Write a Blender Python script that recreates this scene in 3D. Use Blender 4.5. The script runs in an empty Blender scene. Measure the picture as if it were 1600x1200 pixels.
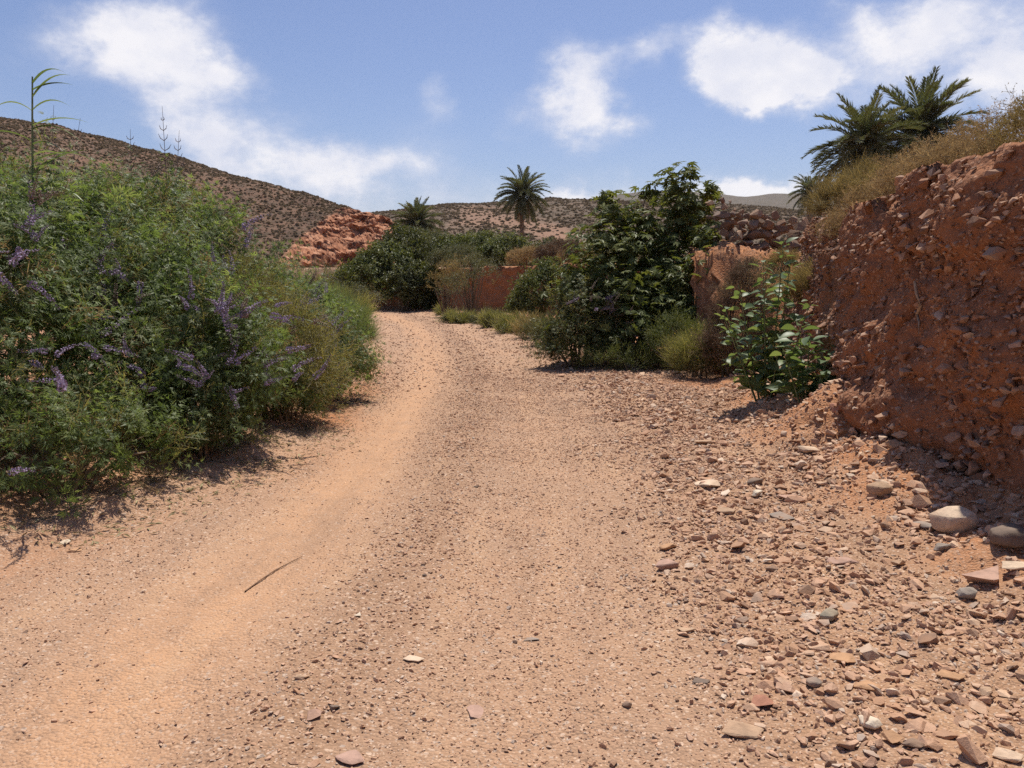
import bpy, bmesh, math, random
import numpy as np
from mathutils import Matrix, Vector

# ------------------------------------------------------------------ camera, sky, sun, exposure
scene = bpy.context.scene
COL = scene.collection
FPX, CX, CY, HOR = 1256.0, 800.0, 600.0, 430.0        # focal length and centre in photo pixels, horizon row
PITCH = math.atan((CY - HOR) / FPX)
CAM_H = 1.6
cam_data = bpy.data.cameras.new('camera')
cam_data.sensor_width = 36.0
cam_data.lens = 36.0 * FPX / 1600.0
cam_data.clip_start = 0.05
cam_data.clip_end = 12000.0
cam = bpy.data.objects.new('camera', cam_data)
cam.location = (0, 0, CAM_H)
cam.rotation_euler = (math.pi / 2 - PITCH, 0, 0)
COL.objects.link(cam)
scene.camera = cam

SUN_EL, SUN_AZ = math.radians(68.0), math.radians(15.0)   # azimuth from +Y towards +X
world = bpy.data.worlds.new('World')
scene.world = world
world.use_nodes = True

sun_data = bpy.data.lights.new('sun', 'SUN')
sun_data.energy = 4.9
sun_data.angle = math.radians(0.55)
sun_data.color = (1.0, 0.94, 0.84)
sun = bpy.data.objects.new('sun', sun_data)
sun_dir = Vector((math.sin(SUN_AZ) * math.cos(SUN_EL), math.cos(SUN_AZ) * math.cos(SUN_EL), math.sin(SUN_EL)))
sun.rotation_euler = sun_dir.to_track_quat('Z', 'Y').to_euler()
sun.location = (20, 20, 60)
COL.objects.link(sun)

scene.view_settings.view_transform = 'Standard'
scene.view_settings.look = 'None'
scene.view_settings.gamma = 1.0
scene.view_settings.exposure = 0.20
scene.view_settings.use_curve_mapping = False
scene.render.engine = 'CYCLES'
scene.cycles.max_bounces = 6
scene.cycles.diffuse_bounces = 3
scene.cycles.glossy_bounces = 2
scene.cycles.transmission_bounces = 4
scene.cycles.transparent_max_bounces = 8
scene.cycles.use_adaptive_sampling = True
scene.cycles.adaptive_threshold = 0.02
scene.cycles.use_denoising = False
scene.cycles.caustics_reflective = False
scene.cycles.caustics_refractive = False


def ray(u, v):
    """world direction through photo pixel (u, v), scaled so that its y component is 1"""
    sp, cp = math.sin(PITCH), math.cos(PITCH)
    a, b = (u - CX), (CY - v)
    y = FPX * cp + b * sp
    z = -FPX * sp + b * cp
    return a / y, z / y


def at(u, v, y):
    a, b = ray(u, v)
    return Vector((a * y, y, CAM_H + b * y))


def on_ground(u, v, z=0.0):
    a, b = ray(u, v)
    y = (z - CAM_H) / b
    return a * y, y


# ------------------------------------------------------------------ sky with clouds (world shader)
def build_world():
    nt = world.node_tree
    nt.nodes.clear()
    N, L = nt.nodes.new, nt.links.new

    def math_node(op, a, b=None, c=None, clamp=False):
        n = N('ShaderNodeMath'); n.operation = op; n.use_clamp = clamp
        for i, val in enumerate((a, b, c)):
            if val is None:
                continue
            if isinstance(val, (int, float)):
                n.inputs[i].default_value = val
            else:
                L(val, n.inputs[i])
        return n.outputs[0]

    def smooth(val, lo, hi):
        n = N('ShaderNodeMapRange'); n.interpolation_type = 'SMOOTHSTEP'
        L(val, n.inputs[0]); n.inputs[1].default_value = lo; n.inputs[2].default_value = hi
        return n.outputs[0]

    sky = N('ShaderNodeTexSky')
    sky.sky_type = 'NISHITA'
    sky.sun_disc = False
    sky.sun_elevation = SUN_EL
    sky.sun_rotation = SUN_AZ
    sky.altitude = 100.0
    sky.air_density = 1.0
    sky.dust_density = 1.0
    sky.ozone_density = 3.0
    bg = N('ShaderNodeBackground'); bg.inputs[1].default_value = 0.090
    tintm = N('ShaderNodeMix'); tintm.data_type = 'RGBA'; tintm.blend_type = 'MULTIPLY'; tintm.inputs[0].default_value = 1.0
    L(sky.outputs[0], tintm.inputs[6]); tintm.inputs[7].default_value = (0.97, 0.93, 1.06, 1)
    L(tintm.outputs[2], bg.inputs[0])

    tc = N('ShaderNodeTexCoord')
    sep = N('ShaderNodeSeparateXYZ'); L(tc.outputs['Generated'], sep.inputs[0])
    az0 = math_node('ARCTAN2', sep.outputs[0], sep.outputs[1])
    el0 = math_node('ARCSINE', sep.outputs[2])

    def fbm(scale, detail, rough, offset):
        mp = N('ShaderNodeMapping'); L(tc.outputs['Generated'], mp.inputs[0])
        mp.inputs['Location'].default_value = offset
        mp.inputs['Scale'].default_value = (1, 1, 1.5)
        n = N('ShaderNodeTexNoise'); L(mp.outputs[0], n.inputs['Vector'])
        n.inputs['Scale'].default_value = scale; n.inputs['Detail'].default_value = detail
        n.inputs['Roughness'].default_value = rough
        return n.outputs['Fac']

    wob1 = fbm(9.0, 5.0, 0.6, (3.1, 0.2, 1.7))
    wob2 = fbm(9.0, 5.0, 0.6, (7.3, 5.2, 0.4))
    fine = fbm(17.0, 6.0, 0.65, (1.3, 2.2, 9.1))
    az = math_node('ADD', az0, math_node('MULTIPLY', math_node('SUBTRACT', wob1, 0.5), 0.15))
    el = math_node('ADD', el0, math_node('MULTIPLY', math_node('SUBTRACT', wob2, 0.5), 0.11))
    blobs = [  # direction centre, half width, half height (in photo pixels), strength
        (135, 62, 85, 45, .70), (245, 72, 85, 58, .75), (315, 160, 60, 62, .62), (385, 240, 85, 42, .62),
        (548, 256, 62, 30, .70), (470, 285, 170, 36, .34), (645, 225, 70, 48, .30), (684, 160, 30, 24, .42),
        (898, 125, 40, 44, .92), (885, 190, 72, 30, .85), (1000, 78, 42, 22, .66),
        (1128, 92, 52, 40, 1.05), (1200, 112, 62, 46, 1.15), (1250, 150, 42, 32, .95), (1170, 150, 60, 24, .70),
        (1385, 58, 75, 45, .55), (1550, 140, 62, 42, .85), (1480, 30, 110, 36, .55), (1340, 130, 110, 40, .26),
        (905, 318, 55, 16, .90), (1170, 308, 85, 16, .95), (1010, 300, 120, 20, .34), (760, 332, 90, 18, .30),
        (480, 305, 300, 40, .30), (1450, 70, 230, 110, .20), (1560, 60, 120, 60, .30), (330, 120, 150, 100, .18), (1000, 290, 420, 50, .16),
        (1850, 120, 210, 110, .6), (-250, 130, 220, 90, .5)]
    cmb = N('ShaderNodeCombineXYZ'); L(az, cmb.inputs[0]); L(el, cmb.inputs[1])
    total = None
    for (u, v, ru, rv, s) in blobs:
        a, b = ray(u, v)
        caz, cel = math.atan2(a, 1.0), math.atan2(b, math.hypot(a, 1.0))
        k = math.cos(caz)
        ia, ie = 1 / (ru / FPX * k * k * 1.3), 1 / (rv / FPX * k * 1.3)
        vm = N('ShaderNodeVectorMath'); vm.operation = 'MULTIPLY_ADD'
        L(cmb.outputs[0], vm.inputs[0]); vm.inputs[1].default_value = (ia, ie, 0); vm.inputs[2].default_value = (-caz * ia, -cel * ie, 0)
        ln = N('ShaderNodeVectorMath'); ln.operation = 'LENGTH'; L(vm.outputs[0], ln.inputs[0])
        mr = N('ShaderNodeMapRange'); mr.interpolation_type = 'SMOOTHSTEP'
        L(ln.outputs['Value'], mr.inputs[0])
        for i_, val in enumerate((0.0, 1.55, s, 0.0)):
            mr.inputs[i_ + 1].default_value = val
        total = mr.outputs[0] if total is None else math_node('ADD', total, mr.outputs[0])
    # clouds of the same kind over the rest of the sky
    rest = smooth(fbm(2.6, 6.0, 0.55, (0.4, 4.4, 2.2)), 0.52, 0.72)
    away = math_node('MAXIMUM', smooth(math_node('ABSOLUTE', az0), 0.75, 1.1), smooth(el0, 0.5, 0.75))
    total = math_node('ADD', total, math_node('MULTIPLY', math_node('MULTIPLY', rest, away), 0.45))
    shaped = math_node('MULTIPLY', total, math_node('ADD', math_node('MULTIPLY', fine, 2.0), 0.05))
    mask = smooth(shaped, 0.06, 1.22)
    # cloud shading put into the colour: blue-grey to white by density and noise
    cl_n = smooth(fbm(14.0, 6.0, 0.55, (5.5, 1.1, 3.3)), 0.3, 0.75)
    ramp = N('ShaderNodeMix'); ramp.data_type = 'RGBA'
    L(math_node('MULTIPLY', math_node('ADD', mask, cl_n), 0.55, clamp=True), ramp.inputs[0])
    ramp.inputs[6].default_value = (0.52, 0.57, 0.74, 1)
    ramp.inputs[7].default_value = (0.90, 0.88, 0.90, 1)
    cl = N('ShaderNodeBackground'); cl.inputs[1].default_value = 0.95
    L(ramp.outputs[2], cl.inputs[0])
    mix = N('ShaderNodeMixShader')
    L(math_node('MULTIPLY', mask, 0.93), mix.inputs[0]); L(bg.outputs[0], mix.inputs[1]); L(cl.outputs[0], mix.inputs[2])
    out = N('ShaderNodeOutputWorld'); L(mix.outputs[0], out.inputs[0])


build_world()
world.cycles.sampling_method = 'MANUAL'
world.cycles.sample_map_resolution = 256

# ------------------------------------------------------------------ numpy noise
def _hash(ix, iy, iz, seed):
    h = (ix.astype(np.int64) * 374761393 + iy.astype(np.int64) * 668265263 + iz.astype(np.int64) * 2147483647 + seed * 974711) & 0xFFFFFFFF
    h = ((h ^ (h >> 13)) * 1274126177) & 0xFFFFFFFF
    h = ((h ^ (h >> 16)) * 2246822519) & 0xFFFFFFFF
    return ((h ^ (h >> 15)) & 0xFFFFFF).astype(np.float64) / 8388607.5 - 1.0


def noise(x, y, z=0.0, seed=0):
    x, y, z = np.broadcast_arrays(np.asarray(x, float), np.asarray(y, float), np.asarray(z, float))
    ix, iy, iz = np.floor(x), np.floor(y), np.floor(z)
    fx, fy, fz = x - ix, y - iy, z - iz
    ix, iy, iz = ix.astype(np.int64), iy.astype(np.int64), iz.astype(np.int64)
    sx, sy, sz = (f * f * f * (f * (f * 6 - 15) + 10) for f in (fx, fy, fz))
    flat = not np.any(fz)
    def lay(dz):
        a = _hash(ix, iy, iz + dz, seed); b = _hash(ix + 1, iy, iz + dz, seed)
        c = _hash(ix, iy + 1, iz + dz, seed); d = _hash(ix + 1, iy + 1, iz + dz, seed)
        return (a + (b - a) * sx) * (1 - sy) + (c + (d - c) * sx) * sy
    l0 = lay(0)
    return l0 if flat else l0 + (lay(1) - l0) * sz


def fbm(x, y, z=0.0, octv=4, seed=0, gain=0.5, lac=2.03):
    s, a, f, t = 0.0, 1.0, 1.0, 0.0
    for i in range(octv):
        s = s + a * noise(np.asarray(x) * f, np.asarray(y) * f, np.asarray(z) * f, seed + i * 17)
        t += a; a *= gain; f *= lac
    return s / t


def sstep(lo, hi, x):
    t = np.clip((np.asarray(x, float) - lo) / (hi - lo), 0, 1)
    return t * t * (3 - 2 * t)


# ------------------------------------------------------------------ mesh and object helpers
class Acc:
    """collects vertices and faces of one mesh"""
    def __init__(self):
        self.v, self.f, self.t, self.n = [], [], [], 0

    def add(self, V, F, tint=0.5, mat=0):
        V = np.asarray(V, float).reshape(-1, 3); F = np.asarray(F, np.int64)
        self.v.append(V); self.f.append((F + self.n, mat))
        self.t.append(np.broadcast_to(np.asarray(tint, float), (len(V),)))
        self.n += len(V)

    def mesh(self, name, mats, smooth=False):
        me = bpy.data.meshes.new(name)
        if not self.v:
            return me
        V = np.concatenate(self.v)
        loops = np.concatenate([F.ravel() for F, m in self.f])
        tot = np.concatenate([np.full(len(F), F.shape[1]) for F, m in self.f])
        mi = np.concatenate([np.full(len(F), m) for F, m in self.f])
        me.vertices.add(len(V)); me.vertices.foreach_set('co', V.astype(np.float32).ravel())
        me.loops.add(len(loops)); me.loops.foreach_set('vertex_index', loops.astype(np.int32))
        me.polygons.add(len(tot))
        me.polygons.foreach_set('loop_start', np.concatenate([[0], np.cumsum(tot)[:-1]]).astype(np.int32))
        me.polygons.foreach_set('loop_total', tot.astype(np.int32))
        me.polygons.foreach_set('material_index', mi.astype(np.int32))
        me.polygons.foreach_set('use_smooth', np.full(len(tot), bool(smooth)))
        at_ = me.attributes.new('tint', 'FLOAT', 'POINT')
        at_.data.foreach_set('value', np.concatenate(self.t).astype(np.float32))
        for m in (mats if isinstance(mats, (list, tuple)) else [mats]):
            me.materials.append(m)
        me.update(calc_edges=True)
        return me


def link(name, data, parent=None, mat=None):
    o = bpy.data.objects.new(name, data)
    COL.objects.link(o)
    if parent is not None:
        o.parent = parent
    if mat is not None:
        o.matrix_basis = mat
    return o


def tag(o, label=None, cat=None, group=None, kind=None):
    if label: o['label'] = label
    if cat: o['category'] = cat
    if group: o['group'] = group
    if kind: o['kind'] = kind
    return o


def thing(name, label, cat, loc, group=None):
    o = bpy.data.objects.new(name, None)
    o.empty_display_size = 0.2
    o.location = loc
    COL.objects.link(o)
    return tag(o, label, cat, group)


def basis(n, roll):
    """rotation matrices (K,3,3) whose third column is n, rolled about it"""
    n = n / np.linalg.norm(n, axis=1, keepdims=True)
    ref = np.where(np.abs(n[:, 2:3]) < 0.9, np.array([[0, 0, 1.0]]), np.array([[1.0, 0, 0]]))
    a = np.cross(ref, n); a /= np.linalg.norm(a, axis=1, keepdims=True)
    b = np.cross(n, a)
    c, s = np.cos(roll)[:, None], np.sin(roll)[:, None]
    return np.stack([a * c + b * s, -a * s + b * c, n], axis=2)


def stamp(acc, T, R, P, S, tint, mat=0):
    """add template T=(V, F, t) once per transform"""
    V, F, t = T
    if len(P) == 0:
        return
    S = np.asarray(S, float)
    if S.ndim == 1:
        S = S[:, None]
    W = np.einsum('kij,knj->kni', R, V[None] * S[:, None, :]) + P[:, None, :]
    K, n = W.shape[:2]
    FF = (F[None] + (np.arange(K) * n)[:, None, None]).reshape(-1, F.shape[1])
    tt = np.clip(np.asarray(tint)[:, None] + t[None], 0, 1).reshape(-1)
    acc.add(W.reshape(-1, 3), FF, tt, mat)


def tube(acc, pts, radii, sides=5, tint=0.5, mat=0, cap=True):
    pts = np.asarray(pts, float); n = len(pts)
    tang = np.gradient(pts, axis=0)
    tang /= np.linalg.norm(tang, axis=1, keepdims=True) + 1e-9
    R = basis(tang, np.zeros(n))
    ang = np.arange(sides) * 2 * np.pi / sides
    ring = np.stack([np.cos(ang), np.sin(ang), 0 * ang], 1)
    V = np.einsum('kij,nj->kni', R, ring) * np.asarray(radii)[:, None, None] + pts[:, None]
    F = []
    for i in range(n - 1):
        for j in range(sides):
            k = (j + 1) % sides
            F.append((i * sides + j, i * sides + k, (i + 1) * sides + k, (i + 1) * sides + j))
    acc.add(V.reshape(-1, 3), np.array(F), tint, mat)
    if cap:
        V2 = np.concatenate([V[-1], pts[-1:]])
        acc.add(V2, np.array([(j, (j + 1) % sides, sides) for j in range(sides)]), tint, mat)


# ------------------------------------------------------------------ materials
class Nodes:
    def __init__(self, name):
        self.m = bpy.data.materials.new(name)
        self.m.use_nodes = True
        self.t = self.m.node_tree
        self.t.nodes.clear()
        self.out = self.N('ShaderNodeOutputMaterial')

    def N(self, typ, **kw):
        n = self.t.nodes.new(typ)
        for k, v in kw.items():
            setattr(n, k, v)
        return n

    def L(self, a, b):
        self.t.links.new(a, b)

    def set(self, sock, val):
        if hasattr(val, 'is_linked'):
            self.L(val, sock)
        elif isinstance(val, tuple) and len(val) == 3 and sock.type == 'RGBA':
            sock.default_value = (*val, 1)
        else:
            sock.default_value = val

    def math(self, op, a, b=0.0, clamp=False):
        n = self.N('ShaderNodeMath', operation=op, use_clamp=clamp)
        self.set(n.inputs[0], a); self.set(n.inputs[1], b)
        return n.outputs[0]

    def mix(self, fac, a, b, blend='MIX'):
        n = self.N('ShaderNodeMix', data_type='RGBA', blend_type=blend)
        self.set(n.inputs[0], fac); self.set(n.inputs[6], a); self.set(n.inputs[7], b)
        return n.outputs[2]

    def attr(self, name):
        return self.N('ShaderNodeAttribute', attribute_name=name).outputs['Fac']

    def pos(self):
        return self.N('ShaderNodeNewGeometry').outputs['Position']

    def objco(self):
        return self.N('ShaderNodeTexCoord').outputs['Object']

    def noise(self, vec, scale, detail=4.0, rough=0.55, out='Fac'):
        n = self.N('ShaderNodeTexNoise')
        self.L(vec, n.inputs['Vector']); n.inputs['Scale'].default_value = scale
        n.inputs['Detail'].default_value = detail; n.inputs['Roughness'].default_value = rough
        return n.outputs[out]

    def voro(self, vec, scale, out='Distance', feature='F1', rnd=1.0):
        n = self.N('ShaderNodeTexVoronoi', feature=feature)
        self.L(vec, n.inputs['Vector']); n.inputs['Scale'].default_value = scale
        n.inputs['Randomness'].default_value = rnd
        return n.outputs[out]

    def rng(self, val, lo, hi, a=0.0, b=1.0, smooth=True):
        n = self.N('ShaderNodeMapRange', interpolation_type='SMOOTHSTEP' if smooth else 'LINEAR')
        self.set(n.inputs[0], val)
        for i, x in enumerate((lo, hi, a, b)):
            n.inputs[i + 1].default_value = x
        return n.outputs[0]

    def ramp(self, fac, stops, interp='LINEAR'):
        n = self.N('ShaderNodeValToRGB')
        cr = n.color_ramp; cr.interpolation = interp
        while len(cr.elements) < len(stops):
            cr.elements.new(0.5)
        for e, (p, c) in zip(cr.elements, stops):
            e.position = p; e.color = (*c, 1)
        self.set(n.inputs[0], fac)
        return n.outputs[0]

    def bump(self, height, strength=0.5, dist=0.01, normal=None):
        n = self.N('ShaderNodeBump')
        n.inputs['Strength'].default_value = strength; n.inputs['Distance'].default_value = dist
        self.L(height, n.inputs['Height'])
        if normal is not None:
            self.L(normal, n.inputs['Normal'])
        return n.outputs[0]

    def principled(self, color, rough=0.9, spec=0.2, normal=None):
        n = self.N('ShaderNodeBsdfPrincipled')
        self.set(n.inputs['Base Color'], color); self.set(n.inputs['Roughness'], rough)
        n.inputs['Specular IOR Level'].default_value = spec
        if normal is not None:
            self.L(normal, n.inputs['Normal'])
        return n.outputs[0]

    def done(self, shader):
        self.L(shader, self.out.inputs[0])
        return self.m


def leaf_mat(name, stops, trans=0.35, rough=0.5, spec=0.28, obj_random=False, tcol=(1.25, 1.2, 0.55)):
    b = Nodes(name)
    fac = b.attr('tint')
    if obj_random:
        r = b.N('ShaderNodeObjectInfo').outputs['Random']
        fac = b.math('ADD', b.math('MULTIPLY', fac, 0.4), b.math('MULTIPLY', r, 0.6))
    col = b.ramp(fac, stops)
    p = b.principled(col, rough, spec)
    t = b.N('ShaderNodeBsdfTranslucent')
    b.L(b.mix(1.0, col, tcol, 'MULTIPLY'), t.inputs[0])
    mx = b.N('ShaderNodeMixShader'); mx.inputs[0].default_value = trans
    b.L(p, mx.inputs[1]); b.L(t.outputs[0], mx.inputs[2])
    return b.done(mx.outputs[0])


def plain_mat(name, a, c, scale=30.0, rough=0.85, bump=0.3):
    b = Nodes(name)
    n = b.noise(b.objco(), scale, 5.0)
    col = b.mix(b.rng(n, 0.3, 0.7), a, c)
    return b.done(b.principled(col, rough, 0.2, b.bump(n, bump, 0.01)))


STONE_STOPS = [(0.0, (0.23, 0.152, 0.110)), (0.12, (0.40, 0.240, 0.150)), (0.34, (0.49, 0.305, 0.202)), (0.52, (0.55, 0.352, 0.238)),
               (0.68, (0.46, 0.285, 0.195)), (0.80, (0.61, 0.425, 0.29)), (0.92, (0.37, 0.285, 0.23)), (1.0, (0.72, 0.575, 0.44))]


def stone_mat(name, source='random', stops=STONE_STOPS, soil=(0.44, 0.225, 0.115), dust=0.35, scale=1.0):
    b = Nodes(name)
    oi = b.N('ShaderNodeObjectInfo')
    fac = oi.outputs['Random'] if source == 'random' else b.attr('tint')
    p = b.pos()
    n1 = b.noise(p, 38.0 * scale, 5.0, 0.6)
    n2 = b.noise(p, 9.0 * scale, 3.0)
    col = b.ramp(fac, stops)
    col = b.mix(b.rng(n1, 0.35, 0.75, 0.0, 0.45), col, b.mix(1.0, col, (0.62, 0.58, 0.55), 'MULTIPLY'))
    col = b.mix(b.math('MULTIPLY', b.rng(n2, 0.4, 0.65), dust), col, soil)
    bump = b.bump(b.noise(p, 90.0 * scale, 5.0, 0.65), 0.55, 0.006 / scale)
    return b.done(b.principled(col, 0.88, 0.22, bump))


def ground_mat():
    b = Nodes('dirt_and_gravel')
    p = b.pos()
    verge, track, soil, ridge = b.attr('verge'), b.attr('track'), b.attr('soil'), b.attr('ridge')
    big = b.noise(p, 0.9, 4.0, 0.6)
    mid = b.noise(p, 5.0, 5.0, 0.6)
    fine = b.noise(p, 60.0, 4.0, 0.65)
    col = b.mix(b.rng(big, 0.35, 0.68), (0.385, 0.246, 0.162), (0.422, 0.258, 0.162))
    col = b.mix(b.math('MULTIPLY', track, b.rng(mid, 0.25, 0.7, 0.45, 1.0)), col, (0.535, 0.312, 0.178))
    col = b.mix(b.math('MULTIPLY', verge, 0.6), col, (0.375, 0.215, 0.124))
    col = b.mix(b.math('MULTIPLY', ridge, b.rng(mid, 0.3, 0.6, 0.3, 0.8)), col, (0.310, 0.185, 0.112))
    col = b.mix(b.math('MULTIPLY', soil, b.rng(mid, 0.2, 0.75, 0.55, 1.0)), col, (0.470, 0.200, 0.085))
    cu = b.N('ShaderNodeCombineXYZ')
    sepp = b.N('ShaderNodeSeparateXYZ'); b.L(p, sepp.inputs[0])
    b.L(b.attr('across'), cu.inputs[0]); b.L(b.math('MULTIPLY', sepp.outputs[1], 0.10), cu.inputs[1])
    st = b.noise(cu.outputs[0], 3.4, 5.0, 0.62)
    on_road = b.math('SUBTRACT', 1.0, soil)
    col = b.mix(b.math('MULTIPLY', b.rng(st, 0.48, 0.66, 0.0, 0.55), on_road), col, (0.320, 0.200, 0.130))
    col = b.mix(b.math('MULTIPLY', b.rng(st, 0.48, 0.34, 0.0, 0.5), on_road), col, (0.500, 0.315, 0.190))
    # pebbles pressed into the surface: coloured cells of three sizes
    for sc, lo, amt in ((95.0, 0.35, 0.75), (42.0, 0.55, 0.75)):
        warp = b.N('ShaderNodeVectorMath', operation='ADD')
        b.L(p, warp.inputs[0])
        nz = b.N('ShaderNodeVectorMath', operation='SCALE'); nz.inputs['Scale'].default_value = 0.5 / sc
        b.L(b.noise(p, sc * 1.3, 2.0, 0.5, 'Color'), nz.inputs[0]); b.L(nz.outputs[0], warp.inputs[1])
        vn = b.N('ShaderNodeTexVoronoi', feature='F1')
        b.L(warp.outputs[0], vn.inputs['Vector']); vn.inputs['Scale'].default_value = sc
        sepc = b.N('ShaderNodeSeparateColor'); b.L(vn.outputs['Color'], sepc.inputs[0])
        pres = b.math('MULTIPLY', b.math('GREATER_THAN', sepc.outputs[0], lo), b.rng(vn.outputs['Distance'], 0.34, 0.48, 1.0, 0.0))
        pcol = b.ramp(sepc.outputs[1], [(0.0, (0.27, 0.175, 0.12)), (0.25, (0.40, 0.25, 0.16)), (0.55, (0.50, 0.325, 0.215)), (0.8, (0.64, 0.48, 0.36)), (1.0, (0.42, 0.345, 0.29))])
        dens = b.math('MULTIPLY', b.math('SUBTRACT', 1.0, b.math('MULTIPLY', track, 0.45)), b.math('SUBTRACT', 1.0, b.math('MULTIPLY', soil, 0.6)))
        col = b.mix(b.math('MULTIPLY', b.math('MULTIPLY', pres, amt), dens), col, pcol)
    col = b.mix(b.rng(fine, 0.3, 0.7, 0.0, 0.35), col, b.mix(1.0, col, (0.72, 0.68, 0.64), 'MULTIPLY'))
    h = b.math('MULTIPLY', b.voro(p, 75.0), -0.9)
    h = b.math('ADD', h, b.math('MULTIPLY', b.math('MULTIPLY', soil, b.noise(p, 11.0, 5.0, 0.65)), 7.0))
    h = b.math('ADD', h, b.math('MULTIPLY', fine, 0.8))
    nrm = b.bump(h, 0.75, 0.012)
    return b.done(b.principled(col, 0.95, 0.12, nrm))


def bank_mat(name, a=(0.40, 0.170, 0.075), c=(0.33, 0.150, 0.075), dark=(0.24, 0.115, 0.065)):
    b = Nodes(name)
    p = b.pos()
    mp = b.N('ShaderNodeMapping'); b.L(p, mp.inputs[0]); mp.inputs['Scale'].default_value = (1, 1, 2.6)
    lay = b.noise(mp.outputs[0], 1.6, 5.0, 0.62)
    fine = b.noise(p, 26.0, 6.0, 0.65)
    col = b.mix(b.rng(lay, 0.35, 0.65), a, c)
    col = b.mix(b.rng(fine, 0.45, 0.75, 0.0, 0.7), col, dark)
    vn = b.N('ShaderNodeTexVoronoi', feature='F1'); b.L(p, vn.inputs['Vector']); vn.inputs['Scale'].default_value = 34.0
    sp = b.N('ShaderNodeSeparateColor'); b.L(vn.outputs['Color'], sp.inputs[0])
    pres = b.math('MULTIPLY', b.math('GREATER_THAN', sp.outputs[0], 0.62), b.rng(vn.outputs['Distance'], 0.3, 0.45, 1.0, 0.0))
    col = b.mix(b.math('MULTIPLY', pres, 0.6), col, b.ramp(sp.outputs[1], [(0, (0.26, 0.16, 0.11)), (0.5, (0.42, 0.25, 0.16)), (1, (0.5, 0.36, 0.26))]))
    h = b.math('ADD', b.math('MULTIPLY', fine, 1.0), b.math('MULTIPLY', vn.outputs['Distance'], -0.7))
    return b.done(b.principled(col, 0.95, 0.1, b.bump(h, 0.8, 0.02)))


def hill_mat(name, soil_a, soil_b, scrub, red, rock=False):
    b = Nodes(name)
    p = b.pos()
    n1 = b.noise(p, 0.06, 6.0, 0.62)
    n2 = b.noise(p, 0.9, 6.0, 0.7)
    n4 = b.noise(p, 0.28, 5.0, 0.65)
    col = b.mix(b.rng(n1, 0.35, 0.65), soil_a, soil_b)
    col = b.mix(b.rng(n2, 0.44, 0.58, 0.0, 0.8), col, scrub)
    col = b.mix(b.rng(n4, 0.50, 0.66, 0.0, 0.6), col, b.mix(1.0, col, (1.45, 1.3, 1.2), 'MULTIPLY'))
    col = b.mix(b.rng(n4, 0.48, 0.36, 0.0, 0.6), col, b.mix(1.0, col, (0.6, 0.6, 0.6), 'MULTIPLY'))
    col = b.mix(b.attr('red'), col, red)
    h = b.math('MULTIPLY', n2, 1.0)
    nrm = b.bump(h, 0.5, 0.35)
    if rock:
        rk = b.attr('rock')
        vn = b.N('ShaderNodeTexVoronoi', feature='F1'); b.L(p, vn.inputs['Vector']); vn.inputs['Scale'].default_value = 1.3
        sp = b.N('ShaderNodeSeparateColor'); b.L(vn.outputs['Color'], sp.inputs[0])
        n3 = b.noise(p, 1.3, 7.0, 0.7)
        rc = b.ramp(b.math('ADD', b.math('MULTIPLY', sp.outputs[0], 0.45), b.math('MULTIPLY', n3, 0.55)),
                    [(0.25, (0.15, 0.075, 0.050)), (0.42, (0.28, 0.125, 0.070)), (0.62, (0.40, 0.182, 0.098)), (0.8, (0.55, 0.32, 0.205))])
        col = b.mix(rk, col, rc)
    return b.done(b.principled(col, 0.95, 0.1, nrm))


M = {}
M['ground'] = ground_mat()
M['bank'] = bank_mat('red_conglomerate_earth', (0.320, 0.145, 0.075), (0.255, 0.122, 0.070), (0.17, 0.088, 0.057))
M['wall_earth'] = bank_mat('rammed_red_earth', (0.33, 0.140, 0.065), (0.27, 0.12, 0.06), (0.20, 0.095, 0.055))
M['stone'] = stone_mat('loose_stone')
M['stone_tint'] = stone_mat('loose_stone_mixed', 'tint')
BS_STOPS = [(0.0, (0.17, 0.105, 0.075)), (0.25, (0.26, 0.150, 0.098)), (0.5, (0.36, 0.22, 0.145)), (0.75, (0.44, 0.29, 0.20)), (0.9, (0.30, 0.225, 0.18)), (1.0, (0.58, 0.44, 0.33))]
M['bank_stone'] = stone_mat('embedded_stone', 'tint', BS_STOPS, dust=0.6, soil=(0.38, 0.17, 0.085))
M['bank_stone_obj'] = stone_mat('embedded_stone_single', 'random', BS_STOPS, dust=0.55, soil=(0.38, 0.17, 0.085))
M['wall_stone'] = stone_mat('dry_wall_stone', 'random', [(0.0, (0.14, 0.100, 0.078)), (0.3, (0.24, 0.155, 0.108)), (0.6, (0.20, 0.150, 0.122)), (0.85, (0.36, 0.25, 0.17)), (1, (0.17, 0.140, 0.120))], dust=0.3, scale=0.6)
M['hill_left'] = hill_mat('scrubby_hillside', (0.185, 0.112, 0.076), (0.145, 0.090, 0.064), (0.100, 0.074, 0.052), (0.36, 0.17, 0.10), True)
M['hill_far'] = hill_mat('far_hillside', (0.150, 0.106, 0.076), (0.122, 0.090, 0.067), (0.095, 0.080, 0.056), (0.34, 0.195, 0.13))
M['hill_distant'] = hill_mat('distant_hillside', (0.145, 0.118, 0.092), (0.128, 0.106, 0.084), (0.105, 0.095, 0.074), (0.34, 0.2, 0.13))
M['vitex'] = leaf_mat('chaste_tree_leaf', [(0.0, (0.076, 0.106, 0.040)), (0.4, (0.124, 0.168, 0.062)), (0.75, (0.190, 0.240, 0.092)), (1.0, (0.295, 0.315, 0.155))], 0.5, tcol=(1.15, 1.2, 0.62))
M['vitex_grey'] = leaf_mat('olive_leaf', [(0.0, (0.125, 0.120, 0.054)), (0.5, (0.210, 0.195, 0.090)), (1.0, (0.310, 0.275, 0.140))], 0.42)
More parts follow.
